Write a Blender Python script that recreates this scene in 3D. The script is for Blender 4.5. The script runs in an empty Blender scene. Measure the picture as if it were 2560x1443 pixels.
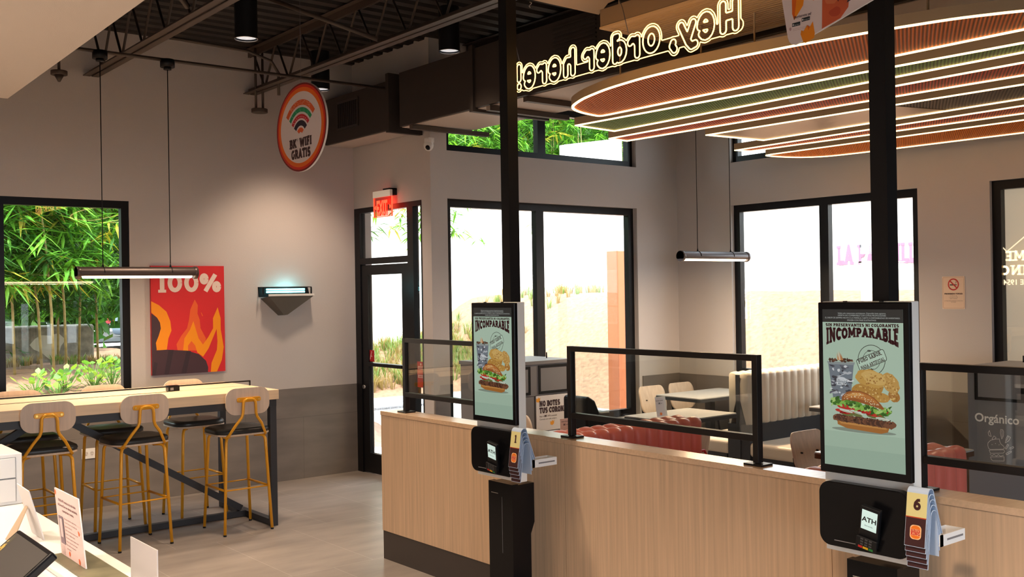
import bpy, bmesh, math, random
from mathutils import Vector, Matrix
random.seed(7)
S = bpy.context.scene
COL = S.collection
PI = math.pi

# ---------------------------------------------------------------- camera
def look():
    f, yaw, pit, rol = 2562.2853, 0.678950851, 0.00236894, -0.01603582
    cy, sy, cp, sp = math.cos(yaw), math.sin(yaw), math.cos(pit), math.sin(pit)
    F = Vector((sy*cp, cy*cp, sp)); Rt = Vector((cy, -sy, 0)); U = Rt.cross(F)
    R2 = math.cos(rol)*Rt + math.sin(rol)*U; U2 = -math.sin(rol)*Rt + math.cos(rol)*U
    m = Matrix((R2, U2, -F)).transposed().to_4x4(); m.translation = (0, 0, 1.8)
    return m, f
M, FPX = look()
cd = bpy.data.cameras.new('camera'); cam = bpy.data.objects.new('camera', cd); COL.objects.link(cam)
cam.matrix_world = M; cd.sensor_width = 36; cd.lens = 36*FPX/2560; cd.clip_start = .05; cd.clip_end = 300
S.camera = cam
# ---------------------------------------------------------------- world, sun, exposure
w = bpy.data.worlds.new('sky'); S.world = w; w.use_nodes = True
bg = w.node_tree.nodes['Background']; bg.inputs[0].default_value = (.82, .91, 1, 1); bg.inputs[1].default_value = 7.8
sl = bpy.data.lights.new('sun', 'SUN'); sl.energy = 9; sl.angle = .02; sl.color = (1, .93, .82)
so = bpy.data.objects.new('sun', sl); COL.objects.link(so)
so.rotation_euler = Vector((.38, .30, -1)).to_track_quat('-Z', 'Y').to_euler(); so.location = (0, 0, 20)
S.view_settings.view_transform = 'Standard'; S.view_settings.look = 'None'
S.view_settings.exposure = 0.0; S.view_settings.gamma = 1; S.view_settings.use_curve_mapping = False
S.cycles.use_denoising = True; S.cycles.adaptive_threshold = .02
S.cycles.max_bounces = 7; S.cycles.diffuse_bounces = 4; S.cycles.glossy_bounces = 3; S.cycles.transparent_max_bounces = 12
S.cycles.transmission_bounces = 3; S.cycles.sample_clamp_indirect = 6; S.cycles.caustics_reflective = False; S.cycles.caustics_refractive = False
def portal(loc, nrm, sx, sz):
    l = bpy.data.lights.new('daylight_portal', 'AREA'); l.shape = 'RECTANGLE'; l.size = sx; l.size_y = sz; l.cycles.is_portal = True
    o = bpy.data.objects.new('daylight_portal', l); COL.objects.link(o); o.location = loc
    o.rotation_euler = Vector(nrm).to_track_quat('-Z', 'Z').to_euler()
portal((6.74, 7.82, 1.56), (0, -1, 0), 2.4, 2.1); portal((6.74, 7.82, 3.38), (0, -1, 0), 2.4, .5)
portal((8.71, 5.92, 1.8), (-1, 0, 0), 2.0, 1.7); portal((8.71, 5.92, 3.36), (-1, 0, 0), 2.0, .5)
portal((8.71, 3.05, 1.8), (-1, 0, 0), 2.2, 1.7)
portal((2.5, 9.2, 1.75), (0, -1, 0), 1.0, 1.7); portal((5.39, 8.4, 1.4), (-1, 0, 0), 1.0, 2.5)
portal((.95, -3.1, 1.3), (0, 1, 0), 6.7, 2.0)

# ---------------------------------------------------------------- materials
MATS = {}
def mat(name, col=(.5, .5, .5), rough=.6, metal=0, emit=None, es=0, spec=.5, noise=None, bump=None, coat=0):
    if name in MATS: return MATS[name]
    m = bpy.data.materials.new(name); m.use_nodes = True; nt = m.node_tree; b = nt.nodes['Principled BSDF']
    b.inputs['Base Color'].default_value = (*col, 1); b.inputs['Roughness'].default_value = rough
    b.inputs['Metallic'].default_value = metal; b.inputs['Specular IOR Level'].default_value = spec
    if coat: b.inputs['Coat Weight'].default_value = coat; b.inputs['Coat Roughness'].default_value = .15
    if emit: b.inputs['Emission Color'].default_value = (*emit, 1); b.inputs['Emission Strength'].default_value = es
    if noise or bump:
        tc = nt.nodes.new('ShaderNodeTexCoord'); mp = nt.nodes.new('ShaderNodeMapping'); nt.links.new(tc.outputs['Object'], mp.inputs[0])
        nz = nt.nodes.new('ShaderNodeTexNoise'); nt.links.new(mp.outputs[0], nz.inputs[0]); nz.inputs['Detail'].default_value = 5
        if noise:   # (scale xyz, amount)
            mp.inputs['Scale'].default_value = noise[0]; nz.inputs['Scale'].default_value = 1
            r = nt.nodes.new('ShaderNodeMapRange'); r.inputs['From Min'].default_value = .3; r.inputs['From Max'].default_value = .7
            r.inputs['To Min'].default_value = 1-noise[1]; r.inputs['To Max'].default_value = 1+noise[1]
            nt.links.new(nz.outputs['Fac'], r.inputs[0])
            mx = nt.nodes.new('ShaderNodeVectorMath'); mx.operation = 'SCALE'; mx.inputs[0].default_value = col
            nt.links.new(r.outputs[0], mx.inputs['Scale']); nt.links.new(mx.outputs[0], b.inputs['Base Color'])
        if bump:
            n2 = nt.nodes.new('ShaderNodeTexNoise'); n2.inputs['Scale'].default_value = bump[0]; nt.links.new(tc.outputs['Object'], n2.inputs[0])
            bp = nt.nodes.new('ShaderNodeBump'); bp.inputs['Strength'].default_value = bump[1]; bp.inputs['Distance'].default_value = .01
            nt.links.new(n2.outputs['Fac'], bp.inputs['Height']); nt.links.new(bp.outputs[0], b.inputs['Normal'])
    MATS[name] = m; return m
def tile_mat(name, col, mortar, w_, h_, rough, amt, vertical=False):
    m = mat(name, col, rough); nt = m.node_tree; b = nt.nodes['Principled BSDF']
    tc = nt.nodes.new('ShaderNodeTexCoord'); mp = nt.nodes.new('ShaderNodeMapping'); nt.links.new(tc.outputs['Object'], mp.inputs[0])
    if vertical:
        sx = nt.nodes.new('ShaderNodeSeparateXYZ'); nt.links.new(mp.outputs[0], sx.inputs[0]); ad = nt.nodes.new('ShaderNodeMath'); ad.operation = 'ADD'
        nt.links.new(sx.outputs[0], ad.inputs[0]); nt.links.new(sx.outputs[1], ad.inputs[1]); cb = nt.nodes.new('ShaderNodeCombineXYZ')
        nt.links.new(ad.outputs[0], cb.inputs[0]); nt.links.new(sx.outputs[2], cb.inputs[1]); vec = cb.outputs[0]
    else: vec = mp.outputs[0]
    br = nt.nodes.new('ShaderNodeTexBrick'); nt.links.new(vec, br.inputs[0]); br.inputs['Scale'].default_value = 1
    br.inputs['Brick Width'].default_value = w_; br.inputs['Row Height'].default_value = h_; br.inputs['Mortar Size'].default_value = .0025
    br.inputs['Mortar Smooth'].default_value = 0.3; br.offset = .5
    br.inputs['Color1'].default_value = (*col, 1); br.inputs['Color2'].default_value = (*[c*.93 for c in col], 1); br.inputs['Mortar'].default_value = (*mortar, 1)
    nz = nt.nodes.new('ShaderNodeTexNoise'); nz.inputs['Scale'].default_value = 1; nz.inputs['Detail'].default_value = 7
    m2 = nt.nodes.new('ShaderNodeMapping'); m2.inputs['Scale'].default_value = (2.2, 7, 7); nt.links.new(vec, m2.inputs[0]); nt.links.new(m2.outputs[0], nz.inputs[0])
    r = nt.nodes.new('ShaderNodeMapRange'); r.inputs['From Min'].default_value = .3; r.inputs['From Max'].default_value = .7
    r.inputs['To Min'].default_value = 1-amt; r.inputs['To Max'].default_value = 1+amt; nt.links.new(nz.outputs['Fac'], r.inputs[0])
    mx = nt.nodes.new('ShaderNodeVectorMath'); mx.operation = 'SCALE'; nt.links.new(br.outputs['Color'], mx.inputs[0]); nt.links.new(r.outputs[0], mx.inputs['Scale'])
    nt.links.new(mx.outputs[0], b.inputs['Base Color']); return m
def glass_mat(name, tint, refl=1.0):
    m = bpy.data.materials.new(name); m.use_nodes = True; nt = m.node_tree; nt.nodes.clear()
    o = nt.nodes.new('ShaderNodeOutputMaterial'); mx = nt.nodes.new('ShaderNodeMixShader'); t = nt.nodes.new('ShaderNodeBsdfTransparent'); g = nt.nodes.new('ShaderNodeBsdfGlossy')
    lw = nt.nodes.new('ShaderNodeLayerWeight'); lw.inputs[0].default_value = .5; pw = nt.nodes.new('ShaderNodeMath'); pw.operation = 'POWER'; pw.inputs[1].default_value = 5
    fr = nt.nodes.new('ShaderNodeMath'); fr.operation = 'MULTIPLY_ADD'; fr.inputs[1].default_value = .9; fr.inputs[2].default_value = .045
    nt.links.new(lw.outputs['Facing'], pw.inputs[0]); nt.links.new(pw.outputs[0], fr.inputs[0]); ml = nt.nodes.new('ShaderNodeMath'); ml.operation = 'MULTIPLY'; ml.inputs[1].default_value = refl
    t.inputs[0].default_value = (*tint, 1); g.inputs['Roughness'].default_value = .0; g.inputs['Color'].default_value = (1, 1, 1, 1)
    nt.links.new(fr.outputs[0], ml.inputs[0]); nt.links.new(ml.outputs[0], mx.inputs[0]); nt.links.new(t.outputs[0], mx.inputs[1]); nt.links.new(g.outputs[0], mx.inputs[2]); nt.links.new(mx.outputs[0], o.inputs[0])
    MATS[name] = m; return m
def art_mat(name, emis, rough=.5):
    m = mat(name, (0, 0, 0), rough); nt = m.node_tree; b = nt.nodes['Principled BSDF']
    a = nt.nodes.new('ShaderNodeAttribute'); a.attribute_name = 'ink'
    if emis: nt.links.new(a.outputs['Color'], b.inputs['Emission Color']); b.inputs['Emission Strength'].default_value = emis
    else: nt.links.new(a.outputs['Color'], b.inputs['Base Color'])
    return m
def leaf_mat(name, col):
    m = mat(name, col, .45); nt = m.node_tree; b = nt.nodes['Principled BSDF']; o = nt.nodes['Material Output']
    t = nt.nodes.new('ShaderNodeBsdfTranslucent'); t.inputs[0].default_value = (col[0]*1.3, col[1]*1.2, col[2]*.6, 1)
    mx = nt.nodes.new('ShaderNodeMixShader'); mx.inputs[0].default_value = .4
    nt.links.new(b.outputs[0], mx.inputs[1]); nt.links.new(t.outputs[0], mx.inputs[2]); nt.links.new(mx.outputs[0], o.inputs[0]); return m
def rib_mat(name, col, pitch, dark=.25, ang=60):
    m = mat(name, col, .6, .0, spec=.12); nt = m.node_tree; b = nt.nodes['Principled BSDF']
    tc = nt.nodes.new('ShaderNodeTexCoord'); dt = nt.nodes.new('ShaderNodeVectorMath'); dt.operation = 'DOT_PRODUCT'
    # ribs run along the horizontal direction ang degrees from the y axis
    a = math.radians(ang); k = 2*PI/pitch; dt.inputs[1].default_value = (math.cos(a)*k, -math.sin(a)*k, 0)
    nt.links.new(tc.outputs['Object'], dt.inputs[0]); sn = nt.nodes.new('ShaderNodeMath'); sn.operation = 'SINE'; nt.links.new(dt.outputs['Value'], sn.inputs[0])
    r = nt.nodes.new('ShaderNodeMapRange'); r.inputs['From Min'].default_value = -.4; r.inputs['From Max'].default_value = .4; r.inputs['To Min'].default_value = dark; r.inputs['To Max'].default_value = 1
    nt.links.new(sn.outputs[0], r.inputs[0]); mx = nt.nodes.new('ShaderNodeVectorMath'); mx.operation = 'SCALE'; mx.inputs[0].default_value = col
    nt.links.new(r.outputs[0], mx.inputs['Scale']); nt.links.new(mx.outputs[0], b.inputs['Base Color'])
    bp = nt.nodes.new('ShaderNodeBump'); bp.inputs['Strength'].default_value = .5; bp.inputs['Distance'].default_value = .004
    nt.links.new(sn.outputs[0], bp.inputs['Height']); nt.links.new(bp.outputs[0], b.inputs['Normal']); return m

PAINT = mat('wall_paint', (.56, .52, .505), .85, bump=(220, .15))
PAINT_DARK = mat('dark_paint', (.035, .028, .024), .7)
DECK = mat('ceiling_deck_paint', (.018, .014, .012), .7)
STEEL_DARK = mat('dark_painted_steel', (.060, .043, .033), .55)
DUCT = mat('duct_paint', (.027, .020, .017), .6)
DUCT_LIT = mat('duct_lit_underside', (.5, .44, .4), .6)  # far paler than the duct: window light put into the colour
TILE = tile_mat('wall_tile', (.20, .175, .16), (.14, .12, .11), 1.2, .6, .5, .16, True)
FLOOR = tile_mat('floor_tile', (.30, .265, .24), (.42, .39, .36), .6, 1.2, .38, .16)
BLACKM = mat('black_frame', (.005, .005, .007), .35, spec=.25)
GUN = mat('dark_bronze_metal', (.016, .013, .012), .4, .1, spec=.3)
CHAR = mat('charcoal_steel', (.030, .032, .038), .5)
OAK = mat('oak_laminate', (.61, .425, .275), .45, noise=((60, 60, 1.6), .13))
OAK_TOP = mat('oak_top', (.66, .46, .30), .25, noise=((3, 60, 60), .08))
OAK_TAB = mat('oak_bar_top', (.74, .55, .36), .4, noise=((3, 50, 50), .08))
PLY = mat('pale_ply', (.62, .48, .37), .5, noise=((40, 40, 3), .1))
KICK = mat('dark_kick_plate', (.050, .040, .036), .5)
YEL = mat('mustard_steel', (.80, .36, .015), .32, .15)
REDM = mat('red_steel', (.55, .01, .01), .35)
VINYL = mat('black_vinyl', (.018, .019, .020), .36)
REDV = mat('red_vinyl', (.66, .16, .115), .4)
CREAM = mat('cream_vinyl', (.66, .57, .45), .4)
WHITE = mat('white_plastic', (.82, .81, .79), .4)
SHELL = mat('white_shell', (.80, .78, .74), .45)
WPAPER = mat('white_card', (.85, .83, .82), .6)
BLUEW = mat('pale_blue_card', (.50, .62, .80), .6)
BLACKG = mat('black_gloss', (.004, .004, .005), .25, spec=.2)
BLACKP = mat('black_plastic', (.006, .006, .007), .45, spec=.25)
GREY = mat('grey_laminate', (.19, .185, .195), .55)
GREYD = mat('grey_metal_lamp', (.13, .12, .13), .35, .6)
BROWNL = mat('bronze_lamp', (.07, .05, .045), .35, .4)
TABTOP = mat('grey_table_top', (.52, .50, .48), .3)
LED = mat('warm_led', (1, .8, .6), .5, emit=(1, .62, .27), es=5)
LEDW = mat('lamp_diffuser', (1, .9, .8), .5, emit=(1, .78, .52), es=9)
NEON = mat('neon_tube', (1, .8, .4), .5, emit=(1, .50, .12), es=6)
EXITL = mat('exit_red_light', (1, .1, .05), .5, emit=(1, .05, .02), es=2.6)
EXITW = mat('exit_pale_plate', (.75, .6, .55), .5, emit=(1, .25, .12), es=.25)
UVL = mat('blue_tube_light', (.5, 1, 1), .5, emit=(.25, .95, 1), es=3)
LENS = mat('downlight_lens', (.9, .9, .9), .3, emit=(.9, .95, 1), es=.6)
TAN = mat('tan_panel', (.50, .36, .22), .6)
GOLD = mat('tan_lamp_rim', (.42, .31, .19), .5)
GLASS = glass_mat('window_glass', (.97, .985, .97)); GLASS2 = glass_mat('screen_glass', (.86, .88, .86), 1.3)
CLEAR = glass_mat('clear_acrylic', (.8, .8, .8), 1.0)
PRINT = art_mat('printed_ink', 0, .55); SCREEN = art_mat('lit_screen', .62, .25)
MULCH = mat('pine_mulch', (.25, .138, .082), .9, noise=((14, 14, 14), .28), bump=(30, .5))
GRAVEL = mat('blue_grey_gravel', (.36, .38, .42), .8, noise=((40, 40, 40), .5), bump=(45, 1))
CONC = mat('concrete', (.40, .37, .33), .8, noise=((3, 3, 3), .12))
STUCCO = mat('white_stucco', (.86, .84, .80), .9, noise=((2, 2, 2), .04))
STONE = mat('mossy_stone', (.22, .20, .16), .9, noise=((9, 9, 9), .4), bump=(20, .8))
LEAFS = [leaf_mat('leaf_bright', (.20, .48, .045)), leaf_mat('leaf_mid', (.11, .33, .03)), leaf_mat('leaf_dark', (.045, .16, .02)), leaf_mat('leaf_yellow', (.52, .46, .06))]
SHRUBL = [leaf_mat('shrub_bright', (.26, .46, .06)), leaf_mat('shrub_mid', (.15, .36, .06)), leaf_mat('shrub_blue', (.12, .28, .13))]
CANE = mat('bamboo_cane', (.34, .26, .09), .6, noise=((3, 3, 12), .3))
GRASSM = [leaf_mat('dry_grass', (.30, .22, .09)), leaf_mat('green_grass', (.14, .25, .05))]
ASPH = mat('asphalt', (.05, .05, .05), .9)
CHROME = mat('chrome', (.6, .6, .6), .2, 1)
BRASS = mat('brass_bolt', (.85, .55, .12), .25, .6)

# ---------------------------------------------------------------- mesh helpers
class MB:
    def __init__(s): s.v = []; s.f = []; s.mi = []; s.sm = []; s.m = 0; s.T = None
    def add(s, vs, fs, smooth=False):
        n = len(s.v)
        if s.T is not None: vs = [tuple(s.T @ Vector(p)) for p in vs]
        s.v += [tuple(p) for p in vs]; s.f += [tuple(i+n for i in f) for f in fs]; s.mi += [s.m]*len(fs); s.sm += [smooth]*len(fs); return s
    def box(s, x0, y0, z0, x1, y1, z1):
        x0, x1 = sorted((x0, x1)); y0, y1 = sorted((y0, y1)); z0, z1 = sorted((z0, z1))
        return s.add([(x0,y0,z0),(x1,y0,z0),(x1,y1,z0),(x0,y1,z0),(x0,y0,z1),(x1,y0,z1),(x1,y1,z1),(x0,y1,z1)],
                     [(0,3,2,1),(4,5,6,7),(0,1,5,4),(1,2,6,5),(2,3,7,6),(3,0,4,7)])
    def prism(s, pts, z0, z1, axis='z', smooth=False):
        """pts 2D counter-clockwise; axis z: (x,y); x: (y,z) extruded in x; y: (x,z) extruded in y"""
        n = len(pts)
        f3 = {'z': lambda p, h: (p[0], p[1], h), 'x': lambda p, h: (h, p[0], p[1]), 'y': lambda p, h: (p[0], h, p[1])}[axis]
        vs = [f3(p, z0) for p in pts]+[f3(p, z1) for p in pts]
        s.add(vs, [tuple(reversed(range(n))), tuple(range(n, 2*n))]); nn = len(s.v)-2*n
        s.f += [(nn+i, nn+(i+1) % n, nn+n+(i+1) % n, nn+n+i) for i in range(n)]; s.mi += [s.m]*n; s.sm += [smooth]*n; return s
    def tube(s, pts, r, n=8, closed=False, cap=True):
        pts = [Vector(p) for p in pts]; N = len(pts); rings = []; up = None; R = r if hasattr(r, '__len__') else [r]*N
        for i, p in enumerate(pts):
            a = pts[i-1] if (i or closed) else p; b = pts[(i+1) % N] if (i < N-1 or closed) else p
            t = (b-a)
            if t.length < 1e-9: t = Vector((0, 0, 1))
            t.normalize()
            if up is None: up = t.orthogonal().normalized()
            up = (up-t*up.dot(t))
            if up.length < 1e-5: up = t.orthogonal()
            up.normalize(); q = t.cross(up)
            rings.append([p+(up*math.cos(2*PI*k/n)+q*math.sin(2*PI*k/n))*R[i] for k in range(n)])
        vs = [v for r_ in rings for v in r_]; fs = []
        for i in range(N if closed else N-1):
            j = (i+1) % N
            fs += [(i*n+k, i*n+(k+1) % n, j*n+(k+1) % n, j*n+k) for k in range(n)]
        s.add(vs, fs, True)
        if cap and not closed:
            nn = len(s.v)-len(vs); s.f += [tuple(nn+k for k in reversed(range(n))), tuple(nn+(N-1)*n+k for k in range(n))]; s.mi += [s.m]*2; s.sm += [False]*2
        return s
    def cyl(s, c, r, h, n=24, axis='z', r2=None):
        c = Vector(c); d = {'x': Vector((1, 0, 0)), 'y': Vector((0, 1, 0)), 'z': Vector((0, 0, 1))}[axis]
        return s.tube([c, c+d*h], [r, r if r2 is None else r2], n)
    def sphere(s, c, r, nu=16, nv=10, sc=(1, 1, 1)):
        vs = []; fs = []
        for j in range(nv+1):
            for i in range(nu):
                a = 2*PI*i/nu; b = PI*j/nv
                vs.append((c[0]+r*sc[0]*math.sin(b)*math.cos(a), c[1]+r*sc[1]*math.sin(b)*math.sin(a), c[2]+r*sc[2]*math.cos(b)))
        for j in range(nv):
            for i in range(nu): fs.append((j*nu+i, (j+1)*nu+i, (j+1)*nu+(i+1) % nu, j*nu+(i+1) % nu))
        return s.add(vs, fs, True)
def link(o, parent):
    COL.objects.link(o)
    if parent is not None: o.parent = parent
    return o
def part(name, mb, m, parent=None, bevel=0, seg=2):
    """link the collected shapes as ONE mesh object, in its root's local coordinates"""
    off = Vector((0, 0, 0)); p = parent
    while p is not None: off += p.location; p = p.parent
    me = bpy.data.meshes.new(name); me.from_pydata([tuple(Vector(v)-off) for v in mb.v], [], mb.f)
    for mm in (m if isinstance(m, (list, tuple)) else [m]): me.materials.append(mm)
    me.polygons.foreach_set('material_index', mb.mi); me.polygons.foreach_set('use_smooth', mb.sm); me.update()
    bm = bmesh.new(); bm.from_mesh(me); bmesh.ops.recalc_face_normals(bm, faces=bm.faces); bm.to_mesh(me); bm.free()
    o = link(bpy.data.objects.new(name, me), parent)
    if bevel:
        b = o.modifiers.new('bevel', 'BEVEL'); b.width = bevel; b.segments = seg; b.limit_method = 'ANGLE'
    return o
def thing(name, label, cat, loc=(0, 0, 0), group=None):
    o = bpy.data.objects.new(name, None); COL.objects.link(o); o.location = loc; o.empty_display_size = .1
    o['label'] = label; o['category'] = cat
    if group: o['group'] = group
    return o
def tag(o, label, cat, group=None, kind=None):
    o['label'] = label; o['category'] = cat
    if group: o['group'] = group
    if kind: o['kind'] = kind
    return o
def struct(name, mb, m, bevel=0, parent=None):
    o = part(name, mb, m, parent, bevel); o['kind'] = 'structure'; return o
def copy_tree(o, parent=None):
    c = o.copy(); COL.objects.link(c); c.parent = parent
    for ch in [x for x in bpy.data.objects if x.parent is o]: copy_tree(ch, c)
    return c
def rrect(x0, y0, x1, y1, r, n=6):
    out = []
    for cx, cy, a in ((x1-r, y0+r, -90), (x1-r, y1-r, 0), (x0+r, y1-r, 90), (x0+r, y0+r, 180)):
        for k in range(n+1):
            t = math.radians(a+90*k/n); out.append((cx+r*math.cos(t), cy+r*math.sin(t)))
    return out
def wall_with_holes(axis, c0, c1, a0, a1, z0, z1, holes):
    """solid wall slab with rectangular openings; axis 'x' = slab normal x"""
    mb = MB(); xs = sorted({a0, a1, *[h[0] for h in holes], *[h[1] for h in holes]}); zs = sorted({z0, z1, *[h[2] for h in holes], *[h[3] for h in holes]})
    cols = []
    for i in range(len(xs)-1):
        run = None
        for j in range(len(zs)-1):
            mx, mz = (xs[i]+xs[i+1])/2, (zs[j]+zs[j+1])/2
            solid = not any(h[0] < mx < h[1] and h[2] < mz < h[3] for h in holes)
            if solid: run = (run[0] if run else zs[j], zs[j+1])
            if (not solid or j == len(zs)-2) and run:
                if axis == 'x': mb.box(c0, xs[i], run[0], c1, xs[i+1], run[1])
                else: mb.box(xs[i], c0, run[0], xs[i+1], c1, run[1])
                run = None
    return mb

# ---------------------------------------------------------------- lettering and flat art
_tc = {}
def glyphs(txt, bold=0.0):
    k = (txt, bold)
    if k not in _tc:
        cu = bpy.data.curves.new('t', 'FONT'); cu.body = txt; cu.offset = bold; cu.size = 1; cu.resolution_u = 3
        o = bpy.data.objects.new('t', cu); me = bpy.data.meshes.new_from_object(o)
        vs = [tuple(v.co)[:2] for v in me.vertices]; fs = [tuple(p.vertices) for p in me.polygons]
        bpy.data.objects.remove(o); bpy.data.curves.remove(cu); bpy.data.meshes.remove(me); _tc[k] = (vs, fs)
    return _tc[k]
def arc(cx, cy, rx, ry, a0, a1, n=9):
    return [(cx+rx*math.cos(math.radians(a0+(a1-a0)*i/n)), cy+ry*math.sin(math.radians(a0+(a1-a0)*i/n))) for i in range(n+1)]
# fat slab alphabet: width, strokes, serif bars (x, y); height 1
SLAB = {
 'A': (.95, [[(.18, .06), (.47, .94), (.77, .06)], [(.3, .32), (.64, .32)]], [(.17, .06), (.78, .06)]),
 'B': (.8, [[(.22, .06), (.22, .94)], [(.22, .88)]+arc(.42, .7, .2, .18, 90, -90)+[(.22, .52)], [(.42, .52)]+arc(.44, .3, .22, .2, 90, -90)+[(.22, .1)]], [(.16, .06), (.16, .94)]),
 'C': (.82, [arc(.45, .5, .3, .38, 45, 315, 14)], [(.68, .8)]),
 'D': (.85, [[(.22, .06), (.22, .94)], [(.22, .88), (.36, .88)]+arc(.38, .5, .28, .38, 90, -90, 12)+[(.22, .12)]], [(.16, .06), (.16, .94)]),
 'E': (.75, [[(.22, .06), (.22, .94)], [(.22, .89), (.66, .89)], [(.22, .5), (.55, .5)], [(.22, .11), (.66, .11)]], [(.16, .06), (.16, .94)]),
 'F': (.7, [[(.22, .06), (.22, .94)], [(.22, .89), (.64, .89)], [(.22, .5), (.54, .5)]], [(.2, .06), (.16, .94)]),
 'G': (.88, [arc(.45, .5, .3, .38, 45, 340, 14)+[(.74, .45), (.55, .45)]], []),
 'H': (.95, [[(.22, .06), (.22, .94)], [(.72, .06), (.72, .94)], [(.22, .5), (.72, .5)]], [(.22, .06), (.22, .94), (.72, .06), (.72, .94)]),
 'I': (.45, [[(.22, .06), (.22, .94)]], [(.22, .06), (.22, .94)]),
 'K': (.9, [[(.22, .06), (.22, .94)], [(.7, .92), (.28, .48)], [(.36, .55), (.75, .08)]], [(.2, .06), (.2, .94), (.74, .06), (.68, .94)]),
 'L': (.7, [[(.22, .06), (.22, .94)], [(.22, .11), (.63, .11), (.63, .24)]], [(.2, .94), (.18, .06)]),
 'M': (1.15, [[(.22, .06), (.24, .94), (.57, .3), (.9, .94), (.92, .06)]], [(.2, .06), (.2, .94), (.94, .06), (.94, .94)]),
 'N': (.98, [[(.22, .06), (.22, .92), (.74, .1), (.74, .94)]], [(.2, .06), (.18, .94), (.76, .94)]),
 'O': (.9, [arc(.45, .5, .3, .38, 0, 360, 18)], []),
 'P': (.8, [[(.22, .06), (.22, .94)], [(.22, .88), (.4, .88)]+arc(.42, .67, .22, .21, 90, -90)+[(.22, .46)]], [(.22, .06), (.16, .94)]),
 'R': (.88, [[(.22, .06), (.22, .94)], [(.22, .88), (.4, .88)]+arc(.42, .68, .22, .2, 90, -90)+[(.22, .48)], [(.45, .46), (.72, .08)]], [(.2, .06), (.16, .94), (.74, .06)]),
 'S': (.75, [arc(.38, .69, .23, .2, 30, 270, 9)[:-1]+[(.38, .5)]+arc(.38, .31, .23, .2, 90, -150, 9)[1:]], []),
 'T': (.8, [[(.4, .06), (.4, .9)], [(.1, .76), (.1, .89), (.7, .89), (.7, .76)]], [(.4, .06)]),
 'U': (.92, [[(.22, .94), (.22, .35)]+arc(.46, .34, .24, .22, 180, 360, 9)+[(.7, .94)]], [(.2, .94), (.72, .94)]),
 'V': (.9, [[(.17, .94), (.46, .08), (.74, .94)]], [(.17, .94), (.74, .94)]),
 'W': (1.25, [[(.17, .94), (.38, .08), (.62, .8), (.86, .08), (1.07, .94)]], [(.17, .94), (1.07, .94)]),
 '0': (.85, [arc(.42, .5, .26, .38, 0, 360, 18)], []), '1': (.5, [[(.27, .06), (.27, .92), (.1, .8)]], [(.27, .06)]),
 '6': (.8, [[(.66, .86), (.44, .84), (.24, .6), (.2, .36)]+arc(.42, .33, .22, .22, 180, -180, 14)], []),
 '%': (1.15, [arc(.24, .70, .13, .19, 0, 360, 12), arc(.90, .28, .13, .19, 0, 360, 12), [(.84, .94), (.30, .04)]], []),
 ' ': (.4, [], []), ',': (.3, [[(.14, .1), (.1, -.1)]], []),
}
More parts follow.
